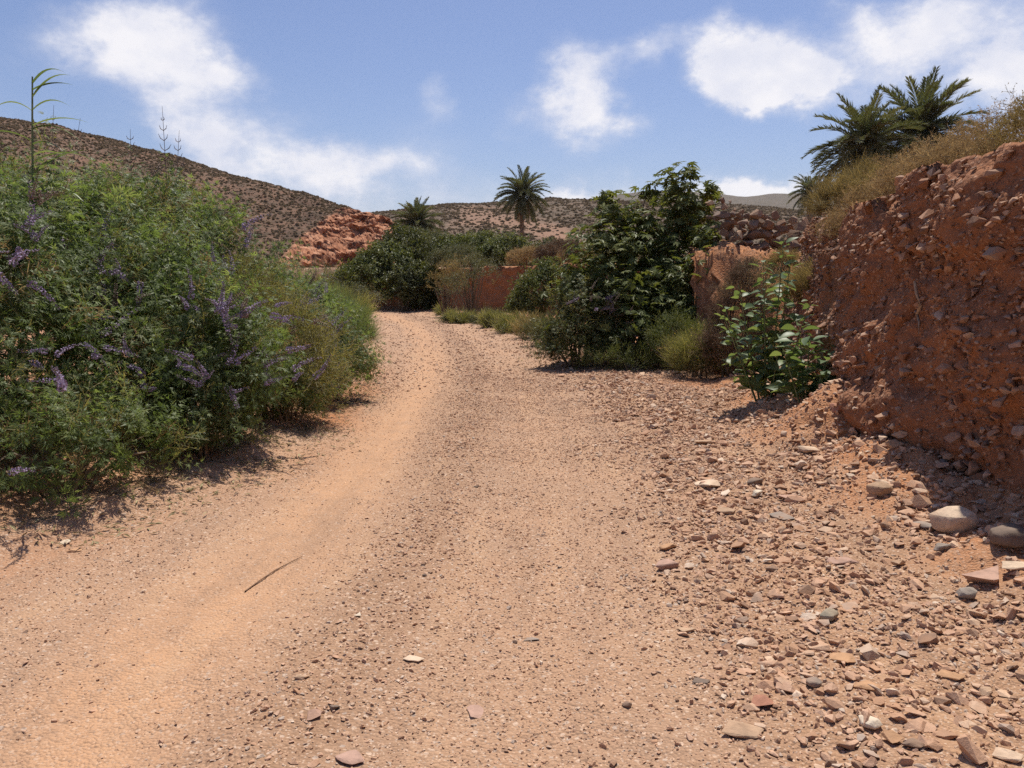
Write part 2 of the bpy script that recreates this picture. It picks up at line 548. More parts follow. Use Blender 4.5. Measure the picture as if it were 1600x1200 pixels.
M['broom'] = leaf_mat('feathery_stem', [(0.0, (0.105, 0.145, 0.070)), (0.5, (0.165, 0.210, 0.100)), (1.0, (0.225, 0.255, 0.130))], 0.45)
M['flower'] = leaf_mat('violet_floret', [(0.0, (0.21, 0.165, 0.21)), (0.5, (0.30, 0.235, 0.345)), (1.0, (0.42, 0.345, 0.48))], 0.2, 0.7, 0.1, tcol=(1.1, 1.0, 1.1))
M['flower_dry'] = leaf_mat('faded_floret', [(0.0, (0.15, 0.105, 0.085)), (1.0, (0.30, 0.235, 0.20))], 0.15, 0.8, 0.1, tcol=(1, 1, 1))
M['flower_yellow'] = leaf_mat('yellow_floret', [(0.0, (0.50, 0.36, 0.04)), (1.0, (0.68, 0.52, 0.07))], 0.25, 0.7, 0.1, tcol=(1, 1, .7))
M['dark_green'] = leaf_mat('dark_leaf', [(0.0, (0.050, 0.060, 0.022)), (0.5, (0.085, 0.098, 0.036)), (1.0, (0.145, 0.150, 0.060))], 0.35)
M['mid_green'] = leaf_mat('mid_green_leaf', [(0.0, (0.075, 0.095, 0.034)), (0.5, (0.120, 0.140, 0.050)), (1.0, (0.185, 0.195, 0.078))], 0.35)
M['grey_green'] = leaf_mat('grey_green_leaf', [(0.0, (0.085, 0.095, 0.048)), (0.5, (0.130, 0.138, 0.070)), (1.0, (0.20, 0.19, 0.10))], 0.25)
M['dry'] = leaf_mat('dry_scrub', [(0.0, (0.19, 0.130, 0.068)), (0.5, (0.31, 0.220, 0.115)), (1.0, (0.44, 0.335, 0.185))], 0.4, 0.8, 0.1, tcol=(1.1, 1, .8))
M['dry_olive'] = leaf_mat('dry_olive_scrub', [(0.0, (0.165, 0.130, 0.058)), (0.5, (0.265, 0.210, 0.095)), (1.0, (0.38, 0.30, 0.15))], 0.4, 0.8, 0.1, tcol=(1.1, 1, .7))
M['dry_brown'] = leaf_mat('dry_brown_scrub', [(0.0, (0.11, 0.070, 0.045)), (0.5, (0.185, 0.125, 0.080)), (1.0, (0.27, 0.20, 0.13))], 0.15, 0.85, 0.1, tcol=(1, 1, 1))
M['grass'] = leaf_mat('verge_grass', [(0.0, (0.135, 0.140, 0.062)), (0.5, (0.205, 0.200, 0.092)), (1.0, (0.31, 0.275, 0.15))], 0.5)
M['castor'] = leaf_mat('castor_leaf', [(0.0, (0.068, 0.088, 0.030)), (0.45, (0.118, 0.142, 0.046)), (0.8, (0.188, 0.205, 0.070)), (1.0, (0.29, 0.25, 0.11))], 0.36, 0.5, 0.22, True)
M['castor_mass'] = leaf_mat('castor_leaf_inner', [(0.0, (0.068, 0.088, 0.030)), (0.45, (0.118, 0.142, 0.046)), (0.8, (0.188, 0.205, 0.070)), (1.0, (0.29, 0.25, 0.11))], 0.36, 0.5, 0.22)
M['tobacco'] = leaf_mat('blue_green_leaf', [(0.0, (0.095, 0.150, 0.068)), (0.5, (0.150, 0.215, 0.098)), (1.0, (0.225, 0.285, 0.130))], 0.4, 0.45, 0.35, True)
M['reed'] = leaf_mat('reed_leaf', [(0.0, (0.10, 0.155, 0.075)), (0.5, (0.155, 0.215, 0.10)), (1.0, (0.30, 0.36, 0.20))], 0.35, 0.4, 0.4, True)
M['frond'] = leaf_mat('palm_frond', [(0.0, (0.075, 0.090, 0.055)), (0.5, (0.115, 0.132, 0.075)), (1.0, (0.190, 0.195, 0.110))], 0.25, 0.5, 0.25, True)
M['frond_dry'] = leaf_mat('dry_palm_frond', [(0.0, (0.15, 0.11, 0.075)), (0.5, (0.22, 0.165, 0.11)), (1.0, (0.30, 0.23, 0.15))], 0.12, 0.7, 0.15, True, (1, 1, 1))
M['trunk'] = plain_mat('palm_trunk', (0.10, 0.075, 0.055), (0.21, 0.155, 0.11), 6.0, 0.9, 0.7)
M['twig'] = plain_mat('woody_stem', (0.13, 0.095, 0.06), (0.24, 0.18, 0.12), 20.0)
M['green_stem'] = plain_mat('green_stem', (0.12, 0.16, 0.07), (0.20, 0.23, 0.11), 12.0, 0.6)
M['pale_root'] = plain_mat('bleached_root', (0.42, 0.32, 0.22), (0.30, 0.21, 0.14), 24.0)
M['dry_twig'] = plain_mat('dry_twig', (0.17, 0.095, 0.055), (0.26, 0.16, 0.10), 40.0)
M['litter'] = leaf_mat('fallen_leaf', [(0.0, (0.14, 0.095, 0.05)), (0.5, (0.28, 0.22, 0.11)), (1.0, (0.40, 0.35, 0.20))], 0.1, 0.8, 0.1, tcol=(1, 1, 1))
M['scrub'] = leaf_mat('hill_scrub', [(0.0, (0.145, 0.108, 0.072)), (0.5, (0.195, 0.148, 0.100)), (1.0, (0.255, 0.198, 0.138))], 0.45, 0.8, 0.1, True, (1.05, 1.0, 0.9))

# ------------------------------------------------------------------ lie of the land
Y_K = [-30, 0, 3, 4.3, 7.4, 12, 16, 19, 22, 27, 33, 38, 44, 60]
C_K = [-1.0, -0.85, -0.72, -0.56, -0.46, -0.52, -0.86, -1.22, -1.70, -2.65, -4.35, -6.6, -9.8, -20]         # centre ridge of the road
LE_Y = [-30, 0, 4.46, 5.4, 7.4, 10.6, 15.5, 18, 22, 27, 33, 38, 44, 60]
LE_X = [-3.4, -3.3, -2.84, -2.35, -2.02, -2.18, -2.72, -3.15, -3.75, -4.7, -6.2, -8.6, -12, -23]             # left edge of the road
SCARP = [(3.2, -20), (3.9, -4), (3.45, 2), (3.10, 5.2), (3.16, 6.9), (3.32, 8), (3.60, 10), (3.90, 11.7), (4.10, 12.2), (4.85, 14.15), (3.16, 14.25),
         (3.25, 15), (3.25, 20), (2.75, 25), (1.75, 30), (-0.1, 33), (-2.9, 36), (-6.6, 40.5), (-12.5, 48), (-24, 58), (-60, 75), (-130, 95)]
SETB = [.30, .30, .30, .30, .30, .30, .30, .30, .30, .30, .35, .35, .35, .35, .35, .35, .35, .4, .6, 1.5, 3, 5]
SC = np.array(SCARP, float)
POLY = np.array(SCARP + [(-130, 900), (900, 900), (900, -20)], float)


def inside_terrace(x, y):
    c = np.zeros(np.shape(x), bool)
    n = len(POLY)
    for i in range(n):
        x1, y1 = POLY[i]; x2, y2 = POLY[(i + 1) % n]
        if y1 == y2:
            continue
        hit = ((y1 > y) != (y2 > y)) & (x < (x2 - x1) * (y - y1) / (y2 - y1) + x1)
        c ^= hit
    return c


def scarp_dist(x, y):
    """signed distance to the foot of the scarp (positive on the terrace), and the setback of its face there"""
    best = np.full(np.shape(x), 1e9); sb = np.zeros(np.shape(x))
    for i in range(len(SC) - 1):
        a, b = SC[i], SC[i + 1]
        d = b - a
        t = np.clip(((x - a[0]) * d[0] + (y - a[1]) * d[1]) / (d @ d), 0, 1)
        dist = np.hypot(x - a[0] - t * d[0], y - a[1] - t * d[1])
        m = dist < best
        best = np.where(m, dist, best)
        sb = np.where(m, SETB[i] * (1 - t) + SETB[i + 1] * t, sb)
    return np.where(inside_terrace(x, y), best, -best), sb


def terrace_top(x, y):
    z = np.interp(y, [-5, 5, 6.4, 6.9, 8.2, 8.6, 11, 12, 14, 20, 30, 40, 70], [2.28, 2.28, 2.32, 2.30, 2.34, 2.28, 2.36, 2.36, 2.06, 1.95, 2.0, 1.9, 2.2])
    slope = np.interp(y, [0, 12, 16, 40], [0.26, 0.20, 0.05, 0.03])
    return z + np.minimum(np.clip(x - np.interp(y, [0, 5.4, 8, 11.7, 16], [3.5, 3.5, 3.85, 4.4, 4.6]), 0, 40) * slope, 2.5)


def recess_slope(y):
    """the eroded earth slope in the recess below the stone wall"""
    return np.interp(y, [11.5, 11.9, 12.4, 13.9, 14.3], [0.18, 0.30, 0.55, 1.98, 2.06])


def land(x, y):
    """height of the ground and the masks its material uses"""
    x = np.asarray(x, float); y = np.asarray(y, float)
    r = np.hypot(x, y)
    u = x - np.interp(y, Y_K, C_K)
    le = np.interp(y, LE_Y, LE_X) + 0.12 * fbm(x * 1.3, y * 1.3, 0, 3, 5)
    near = 1 - sstep(25, 60, r)
    track = np.exp(-((u + 0.78) / 0.42) ** 2) * 1.0 + np.exp(-((u - 0.72) / 0.42) ** 2) * 0.25
    ridge = np.exp(-((u + 0.02) / 0.30) ** 2)
    verge = sstep(0.85, 2.05, u + 0.22 * noise(x * 1.7, y * 1.7, 0, 9))
    z = near * (-0.035 * np.exp(-((u + 0.95) / 0.45) ** 2) - 0.03 * np.exp(-((u - 0.75) / 0.45) ** 2) + 0.025 * ridge + 0.05 * sstep(1.1, 2.6, u))
    z = z + near * (0.030 * fbm(x * 0.9, y * 0.9, 0, 3, 1) + (0.012 + 0.014 * verge) * fbm(x * 5, y * 5, 0, 3, 2) + (0.006 + 0.006 * verge) * fbm(x * 23, y * 23, 0, 3, 3))
    dl = le - x
    z = z + 0.10 * sstep(0.0, 0.35, dl) + 0.30 * sstep(0.3, 2.2, dl) + 0.05 * sstep(0.0, 0.4, dl) * fbm(x * 4, y * 4, 0, 3, 8)
    z = z + 0.9 * sstep(6, 40, dl)
    d, sb = scarp_dist(x, y)
    ztop = terrace_top(x, y)
    # talus in front of the scarp
    tal = (0.55 * sstep(-1.15, -0.25, d) + 0.45 * sstep(-0.6, 0.1, d)) * np.interp(y, [0, 5, 6.2, 7.5, 10, 12, 16, 30, 60], [.34, .36, .50, .62, .50, .32, .15, .15, .0])
    z = z + tal * (0.75 + 0.6 * noise(x * 1.5, y * 1.5, 0, 12)) + 0.06 * sstep(-1.2, -.5, d) * fbm(x * 5, y * 5, 0, 4, 14)
    lo = np.where(sb < 1.0, np.where(y < 12.4, 0.34, 0.46), 0.0)
    k = np.clip((d - lo) / sb, 0, 1)
    k = np.where(sb < 1.0, k, sstep(-0.05, 1.02, k))
    rough = 0.10 * fbm(x * 0.8, y * 0.8, 0, 4, 21) + 0.03 * fbm(x * 5, y * 5, 0, 3, 22)
    z = z * (1 - k) + (ztop + rough * sstep(0.3, 1.5, d)) * k
    rec = (x > 3.14) & (x < 0.36 * y + 0.1) & (y > 11.5) & (y < 14.5) & ((d < 0) | (y > 13.9))
    zs = recess_slope(y) + 0.26 * fbm(x * 2.4, y * 2.4, 0, 4, 26) + 0.08 * fbm(x * 8, y * 8, 0, 3, 27) - 0.25 * sstep(12.6, 11.9, y) * sstep(3.7, 3.1, x)
    zs = zs - 0.55 * sstep(3.75, 3.2, x + 0.2 * noise(x * 2, y * 2, 0, 29)) * sstep(14.1, 13.2, y)
    zs = np.where(y > 13.9, np.maximum(zs, 2.0 + 0.03 * fbm(x * 4, y * 4, 0, 2, 28)), zs)
    z = np.where(rec, np.maximum(z * (y < 12.6), zs), z)
    z = np.where((y >= 14.3) & (y < 15.6) & (x > 3.55) & (x < 5.6), ztop, z)
    soil = np.clip(np.exp(-((dl + 0.05) / 0.38) ** 2) * (0.5 + 0.6 * noise(x * .9, y * .9, 0, 31)) * (1 - sstep(8, 20, y)) + sstep(-1.05, -0.45, d + 0.25 * noise(x * 2.2, y * 2.2, 0, 15)) * 0.9 * (1 - sstep(34, 42, y))
                   + 0.9 * sstep(0.7, 0.1, np.hypot((x - 2.75) / 1.5, (y - 11.6) / 1.6)) + 1.0 * rec, 0, 1)
    soil = np.clip(soil + sstep(0.1, 0.8, dl) * 0.6, 0, 1)
    onroad = 1 - sstep(-0.2, 0.25, dl)
    track = np.clip(track, 0, 1) * onroad * (1 - verge)
    return z, dict(verge=verge * (1 - soil), track=track, soil=soil, ridge=ridge * onroad, across=u), d, dl


def H(x, y):
    return land(x, y)[0]


def build_ground():
    dense = np.arange(-37.5, 37.51, 0.17)
    left = np.concatenate([np.arange(-180, -60, 8.0), np.arange(-60, -37.6, 1.2)])
    ang = np.radians(np.concatenate([left, dense, -left[::-1]]))
    rr = [0.25, 0.6, 1.0, 1.4, 1.7]
    r = 1.95
    while r < 1900:
        rr.append(r)
        r *= 1.0058 if r < 9 else 1.0085 if r < 17 else 1.013 if r < 62 else 1.12
    rr = np.array(rr)
    A, R = np.meshgrid(ang, rr)
    X, Y = R * np.sin(A), R * np.cos(A)
    z, masks, d, dl = land(X.ravel(), Y.ravel())
    z = np.where(R.ravel() > 500, z - (R.ravel() - 500) * 0.01, z)
    V = np.stack([X.ravel(), Y.ravel(), z], 1)
    nr, na = A.shape
    i, j = np.meshgrid(np.arange(nr - 1), np.arange(na - 1), indexing='ij')
    F = np.stack([i * na + j, i * na + j + 1, (i + 1) * na + j + 1, (i + 1) * na + j], -1).reshape(-1, 4)[:, ::-1]
    fc = V[F].mean(1)
    dd, dll = d[F].mean(1), dl[F].mean(1)
    uu = fc[:, 0] - np.interp(fc[:, 1], Y_K, C_K)
    road = (dll < 0) & (uu < 2.1) & (dd < -0.35) & (fc[:, 1] > -30) & (fc[:, 1] < 60)
    terr = (dd > 0.02) & ~road
    objs = {}
    for name, sel in (('dirt_road', road), ('terrace_ground', terr), ('ground', ~road & ~terr)):
        f = F[sel]
        used, inv = np.unique(f, return_inverse=True)
        acc = Acc()
        acc.add(V[used], inv.reshape(-1, 4))
        me = acc.mesh(name, M['ground'], True)
        for k, m in masks.items():
            a = me.attributes.new(k, 'FLOAT', 'POINT')
            a.data.foreach_set('value', m[used].astype(np.float32))
        objs[name] = tag(link(name, me), kind='structure')
    return objs


GROUND = build_ground()

# ------------------------------------------------------------------ hills
def az_of(u):
    return np.arctan2((np.asarray(u, float) - CX), FPX / math.cos(PITCH) - 0 * np.asarray(u, float) + 0.0)


def hor_to_z(v, r, azi):
    """height of a point seen at photo row v, at ground range r in direction azi"""
    y = r * np.cos(azi)
    return CAM_H + (HOR - np.asarray(v, float)) / (FPX / math.cos(PITCH)) * y


def build_hill(name, us, skyline, D, R0, rows, mat, z0, namp, nscale, red=None, rock=None, back=1.5, power=1.15, seed=0):
    azi = az_of(us)
    Dr, R0r = np.interp(us, *D), np.interp(us, *R0)
    zr = hor_to_z(np.interp(us, *skyline), Dr, azi)
    s = np.concatenate([np.linspace(0, 1, rows), np.linspace(1.03, back, 14)])
    Sg, Ag = np.meshgrid(s, azi, indexing='ij')
    Rg = R0r[None] + (Dr - R0r)[None] * Sg
    prof = np.where(Sg <= 1, np.sin(np.clip(Sg, 0, 1) ** power * np.pi / 2), 1 - 0.5 * (Sg - 1) ** 2)
    X, Y = Rg * np.sin(Ag), Rg * np.cos(Ag)
    Z = z0 + (zr[None] - z0) * prof
    amp = namp * (0.25 + 0.75 * np.clip(np.sin(np.clip(Sg, 0, 1) * np.pi), 0, 1))
    Z = Z + amp * fbm(X / nscale, Y / nscale, 0, 5, seed + 40) + 0.18 * namp * fbm(X / nscale * 9, Y / nscale * 9, 0, 3, seed + 60)
    Z = np.where(Sg == 0, Z - 1.5, Z)
    fy = FPX / math.cos(PITCH)
    Ug = CX + np.tan(Ag) * fy
    Vg = HOR - (Z - CAM_H) / Y * fy
    att = {'red': np.zeros_like(Z), 'rock': np.zeros_like(Z)}
    if red is not None:
        att['red'] = red(Ug, Vg, X, Y)
    if rock is not None:
        rk = rock(Ug, Vg, X, Y)
        att['rock'] = rk
        q = 1.5
        blk = np.round((noise(X / 1.3, Y / 1.3, Z / 1.0, 77) * .6 + noise(X / .6, Y / .6, Z / .5, 78) * .4) * 4) / 4
        rid = 1 - np.abs(noise(X / 3.2, Y / 3.2, Z / 1.7, 79)) * 2
        push = rk * (blk * 0.8 + rid * 1.1 + 0.35 * noise(X / .3, Y / .3, Z / .3, 82))
        Rn = Rg - push
        X, Y = Rn * np.sin(Ag), Rn * np.cos(Ag)
        Z = Z + rk * (0.25 * blk + 0.15 * noise(X / .6, Y / .6, Z / .6, 81))
    V = np.stack([X.ravel(), Y.ravel(), Z.ravel()], 1)
    nr, na = Sg.shape
    i, j = np.meshgrid(np.arange(nr - 1), np.arange(na - 1), indexing='ij')
    F = np.stack([i * na + j, i * na + j + 1, (i + 1) * na + j + 1, (i + 1) * na + j], -1).reshape(-1, 4)[:, ::-1]
    acc = Acc(); acc.add(V, F)
    me = acc.mesh(name, mat, True)
    for k, m in att.items():
        a = me.attributes.new(k, 'FLOAT', 'POINT'); a.data.foreach_set('value', m.astype(np.float32).ravel())
    if rock is not None:
        rf = att['rock'].ravel()[F].mean(1) > 0.45
        me.polygons.foreach_set('use_smooth', ~rf)
    o = tag(link(name, me), kind='structure')
    return o, (X, Y, Z, att, Sg)


us_left = np.concatenate([np.arange(-900, 400, 7.0), np.arange(400, 665, 1.6), np.arange(665, 760, 6.0)])


def rock_mask(U, Vv, X, Y):
    edge = np.interp(Vv, [325, 340, 360, 385, 410, 430], [545, 518, 493, 466, 432, 418])
    m = sstep(-12, 10, U - edge + 30 * fbm(X / 4, Y / 4, 0, 4, 91))
    m2 = sstep(70, 40, np.hypot((U - 440) / 1.0, (Vv - 330) / .45) + 60 * fbm(X / 5, Y / 5, 0, 3, 92)) * 0.35
    return np.clip(m * sstep(322, 333, Vv) * sstep(640, 618, U) + 0 * m2, 0, 1)


hill_l, HL = build_hill('left_hill', us_left,
    ([-900, -300, 0, 100, 200, 300, 400, 500, 560, 600, 622, 645, 680, 760], [100, 150, 203, 216, 241, 266, 291, 314, 329, 344, 356, 378, 404, 425]),
    ([-900, 0, 200, 400, 500, 560, 620, 700, 760], [300, 205, 178, 142, 126, 119, 112, 108, 106]),
    ([-900, 0, 300, 430, 520, 620, 760], [110, 82, 86, 92, 96, 97, 98]),
    90, M['hill_left'], 1.0, 1.9, 17.0, None, rock_mask, 1.6, 1.0, 3)


def red_far(U, Vv, X, Y):
    a = sstep(22, 6, np.abs(Vv - np.interp(U, [690, 740, 800, 860, 900], [343, 341, 348, 362, 378])) + 10 * fbm(X / 20, Y / 20, 0, 4, 95)) * sstep(690, 740, U) * sstep(930, 880, U)
    b = sstep(40, 15, np.hypot((U - 880) / 1.6, (Vv - 392)) + 24 * fbm(X / 14, Y / 14, 0, 4, 96))
    c = sstep(0.25, 0.5, fbm(X / 30, Y / 12, 0, 4, 97)) * 0.5
    return np.clip(0.5 * a + 0.25 * b + 0.25 * c, 0, 1)


hill_f, HF = build_hill('far_hill', np.arange(420, 2100, 5.0),
    ([420, 560, 620, 700, 780, 860, 940, 1040, 1110, 1200, 1300, 1500, 2100], [352, 352, 348, 341, 339, 334, 334, 336, 340, 345, 348, 345, 330]),
    ([420, 900, 2100], [330, 350, 380]), ([420, 900, 2100], [110, 120, 130]),
    70, M['hill_far'], 1.8, 2.2, 40.0, red_far, None, 1.5, 0.75, 5)
hill_d, HD = build_hill('distant_hill', np.arange(300, 2600, 8.0),
    ([300, 700, 820, 870, 930, 1000, 1060, 1110, 1160, 1200, 1250, 1400, 1700, 2600], [380, 360, 342, 333, 323, 316, 313, 314, 318, 314, 311, 305, 285, 300]),
    ([300, 2600], [1250, 1300]), ([300, 2600], [520, 560]), 50, M['hill_distant'], 2.0, 9.0, 160.0, None, None, 1.4, 1.0, 7)

# ------------------------------------------------------------------ stone shapes
def rock_shape(seed, n=11, flat=0.6, cut=0.25, subdiv=0):
    """convex angular lump about 1 across: (V, F)"""
    rg = np.random.default_rng(seed)
    p = rg.normal(size=(n, 3)); p /= np.linalg.norm(p, axis=1, keepdims=True)
    p *= 0.5 * (1 - cut * rg.random((n, 1)))
    p *= np.array([1.0, 0.62 + 0.3 * rg.random(), flat])
    bm = bmesh.new()
    for q in p:
        bm.verts.new(q)
    r = bmesh.ops.convex_hull(bm, input=bm.verts)
    bmesh.ops.delete(bm, geom=[e for e in r['geom_interior'] if isinstance(e, bmesh.types.BMVert)], context='VERTS')
    if subdiv:
        bmesh.ops.bevel(bm, geom=list(bm.edges), offset=0.035, segments=1, affect='EDGES', profile=0.5, clamp_overlap=True)
        bmesh.ops.triangulate(bm, faces=bm.faces)
        bmesh.ops.subdivide_edges(bm, edges=[e for e in bm.edges if e.calc_length() > 0.16], cuts=1)
        bmesh.ops.triangulate(bm, faces=bm.faces)
    bmesh.ops.recalc_face_normals(bm, faces=bm.faces)
    bm.verts.index_update()
    V = np.array([v.co for v in bm.verts]); F = np.array([[v.index for v in f.verts] for f in bm.faces])
    bm.free()
    if subdiv:
        V = V + 0.022 * np.stack([fbm(V[:, 0] * 5 + k * 9.1, V[:, 1] * 5, V[:, 2] * 5, 3, seed + k) for k in range(3)], 1)
    return V, F


GRAVEL = [rock_shape(100 + i, 10, 0.36 + 0.17 * (i % 3), 0.28) for i in range(9)]
PEBBLE = [rock_shape(300 + i, 12, 0.6, 0.12) for i in range(6)]
BIGROCK = [rock_shape(500 + i, 13, (0.35, 0.5, 0.62)[i % 3], 0.28, 1) for i in range(9)]
ROUND = [rock_shape(700 + i, 34, 0.66, 0.06, 1) for i in range(4)]


def shape_mesh(name, T, mat, smooth=False):
    acc = Acc(); acc.add(T[0], T[1], 0.5)
    return acc.mesh(name, mat, smooth)


# ------------------------------------------------------------------ scatter with geometry nodes (for what nobody could count)
def instancer(name, P, rot, scl, idx, variants, parent=None):
    me = bpy.data.meshes.new(name)
    me.vertices.add(len(P)); me.vertices.foreach_set('co', P.astype(np.float32).ravel())
    for k, typ, arr in (('rot', 'FLOAT_VECTOR', rot), ('scl', 'FLOAT_VECTOR', scl)):
        a = me.attributes.new(k, typ, 'POINT'); a.data.foreach_set('vector', arr.astype(np.float32).ravel())
    a = me.attributes.new('idx', 'INT', 'POINT'); a.data.foreach_set('value', idx.astype(np.int32))
    o = link(name, me, parent)
    g = bpy.data.node_groups.new(name + '_scatter', 'GeometryNodeTree')
    g.interface.new_socket('Geometry', in_out='INPUT', socket_type='NodeSocketGeometry')
    g.interface.new_socket('Geometry', in_out='OUTPUT', socket_type='NodeSocketGeometry')
    N, L = g.nodes.new, g.links.new
    gi, go = N('NodeGroupInput'), N('NodeGroupOutput')
    mp = N('GeometryNodeMeshToPoints'); L(gi.outputs[0], mp.inputs[0])
    join = N('GeometryNodeJoinGeometry')
    for vme in variants:
        src = bpy.data.objects.new(vme.name, vme)         # source shapes, never linked to the scene
        oi = N('GeometryNodeObjectInfo'); oi.inputs['Object'].default_value = src
        gt = N('GeometryNodeGeometryToInstance'); L(oi.outputs['Geometry'], gt.inputs[0]); L(gt.outputs[0], join.inputs[0])
    ip = N('GeometryNodeInstanceOnPoints')
    L(mp.outputs[0], ip.inputs['Points']); L(join.outputs[0], ip.inputs['Instance'])
    ip.inputs['Pick Instance'].default_value = True

    def named(k, dt):
        n = N('GeometryNodeInputNamedAttribute'); n.data_type = dt; n.inputs['Name'].default_value = k
        return n.outputs['Attribute']
    L(named('idx', 'INT'), ip.inputs['Instance Index'])
    er = N('FunctionNodeEulerToRotation'); L(named('rot', 'FLOAT_VECTOR'), er.inputs[0]); L(er.outputs[0], ip.inputs['Rotation'])
    L(named('scl', 'FLOAT_VECTOR'), ip.inputs['Scale'])
    L(ip.outputs[0], go.inputs[0])
    md = o.modifiers.new('scatter', 'NODES'); md.node_group = g
    return o


def eulers(R):
    return np.array([tuple(Matrix(r.tolist()).to_euler('XYZ')) for r in R]).reshape(-1, 3)


def hill_scrub(name, data, n, size, seed, parent_label, mask=None, smin=0.0):
    X, Y, Z, att, S = data
    rg = np.random.default_rng(seed)
    nr, na = X.shape
    i = rg.integers(0, nr - 2, n); j = rg.integers(0, na - 2, n)
    # weight by real area
    area = np.hypot(X[i + 1, j] - X[i, j], Y[i + 1, j] - Y[i, j]) * np.hypot(X[i, j + 1] - X[i, j], Y[i, j + 1] - Y[i, j])
    keep = rg.random(n) < area / np.percentile(area, 90)
    keep &= (att['rock'][i, j] < 0.35 + 0.3 * rg.random(n)) & (att['red'][i, j] < 0.2 + 0.6 * rg.random(n)) & (S[i, j] < 1.15)
    i, j = i[keep], j[keep]
    a, b = rg.random(len(i)), rg.random(len(i))
    def lerp(G):
        return (G[i, j] * (1 - a) + G[i + 1, j] * a) * (1 - b) + (G[i, j + 1] * (1 - a) + G[i + 1, j + 1] * a) * b
    P = np.stack([lerp(X), lerp(Y), lerp(Z) - 0.03], 1)
    dens = fbm(P[:, 0] / 14, P[:, 1] / 14, 0, 3, seed)
    k = rg.random(len(P)) < 0.8 + 0.6 * dens
    P = P[k]
    m = len(P)
    s = size * (0.35 + 0.9 * rg.random(m) ** 2)
    scl = np.stack([s, s, s * (0.7 + 0.5 * rg.random(m))], 1)
    rot = np.stack([0 * s, 0 * s, rg.random(m) * 6.28], 1)
    o = instancer(name, P, rot, scl, rg.integers(0, len(SCRUB), m), SCRUB)
    tag(o, parent_label, 'scrub', kind='stuff')
    return o


def scrub_shape(seed):
    rg = np.random.default_rng(seed)
    acc = Acc()
    n = 90
    d = rg.normal(size=(n, 3)); d[:, 2] = np.abs(d[:, 2]); d /= np.linalg.norm(d, axis=1, keepdims=True)
    r = 0.5 * (0.45 + 0.55 * rg.random(n) ** 0.5) * (0.8 + 0.3 * noise(d[:, 0] * 2, d[:, 1] * 2, d[:, 2] * 2, seed))
    P = d * r[:, None] * np.array([1, 1, 0.85])
    nn = d + 0.7 * rg.normal(size=(n, 3))
    R = basis(nn, rg.random(n) * 6.28)
    T = (np.array([[-.5, -.5, 0], [.5, -.35, .1], [.45, .5, 0], [-.4, .45, .1]]), np.array([[0, 1, 2, 3]]), np.zeros(4))
    stamp(acc, T, R, P, 0.10 + 0.12 * rg.random(n), rg.random(n))
    return acc.mesh('scrub_clump', M['scrub'])


SCRUB = [scrub_shape(900 + i) for i in range(6)]
hill_scrub('hillside_scrub', HL, 420000, 0.52, 11, 'low dry scrub dotting the brown hillside behind the flowering shrubs')
hill_scrub('plain_scrub', HF, 420000, 0.95, 12, 'grey-green scrub dotting the low far hill behind the palms')

# ------------------------------------------------------------------ the cut bank and the red earth wall
def resample(pts, step):
    pts = np.asarray(pts, float)
    seg = np.hypot(*np.diff(pts, axis=0).T)
    cum = np.concatenate([[0], np.cumsum(seg)])
    s = np.arange(0, cum[-1], step)
    P = np.stack([np.interp(s, cum, pts[:, 0]), np.interp(s, cum, pts[:, 1])], 1)
    k = max(1, int(0.5 / step))
    ker = np.ones(k) / k
    Q = np.stack([np.convolve(np.pad(P[:, c], k, 'edge'), ker, 'same')[k:-k] for c in (0, 1)], 1)
    return Q, s


def face_sheet(name, pts, step, rows, mat, back, disp_fn, seed, bulge=None, ramp_in=0.0, lips=((0.10, 0.02), (0.25, 0.03), (0.5, 0.02), (0.8, 0.01), (1.15, -0.08))):
    P, s = resample(pts, step)
    t = np.gradient(P, axis=0); t /= np.linalg.norm(t, axis=1, keepdims=True)
    nin = np.stack([t[:, 1], -t[:, 0]], 1)
    h = np.linspace(0, 1, rows)
    lip = P + nin * (back + 0.35)
    ztop = terrace_top(lip[:, 0], lip[:, 1]) + 0.10 * fbm(s * 1.1, 3.0, 0, 4, seed) + 0.03 * fbm(s * 7, 1.0, 0, 3, seed + 3)
    zlow = H(P[:, 0], P[:, 1]) - 0.12
    if ramp_in:
        ztop = np.where(P[:, 1] < 14.4, recess_slope(P[:, 1]) + 0.10 + 0.08 * fbm(s * 2, 1.0, 0, 3, 5), ztop)
        zlow = np.minimum(zlow, ztop - 0.1)
    Hh, Sg = np.meshgrid(h, s, indexing='ij')
    Z = zlow[None] + (ztop - zlow)[None] * Hh
    off = back * Hh ** 0.85 - disp_fn(Sg, Z, Hh)
    if bulge is not None:
        off = off - bulge(P[:, 1])[None] * (0.8 + 0.9 * Hh)
    X = P[:, 0][None] + nin[:, 0][None] * off
    Y = P[:, 1][None] + nin[:, 1][None] * off
    grids = [np.stack([X, Y, Z], -1)]
    lipoff = off[-1]
    for e, dz in lips:
        x = P[:, 0] + nin[:, 0] * (lipoff + e); y = P[:, 1] + nin[:, 1] * (lipoff + e)
        zz = np.maximum(H(x, y), 0) + dz
        w = min(1.0, e / 0.5)
        zz = ztop * (1 - w) + zz * w + 0.02 * fbm(s * 6, e * 8, 0, 3, seed + 9) * (1 - w)
        grids.append(np.stack([x, y, zz], -1)[None])
    G = np.concatenate(grids, 0)
    nr, na = G.shape[:2]
    i, j = np.meshgrid(np.arange(nr - 1), np.arange(na - 1), indexing='ij')
    F = np.stack([i * na + j, i * na + j + 1, (i + 1) * na + j + 1, (i + 1) * na + j], -1).reshape(-1, 4)[:, ::-1]
    acc = Acc(); acc.add(G.reshape(-1, 3), F)
    o = link(name, acc.mesh(name, mat, True))
    return o, G, s, P


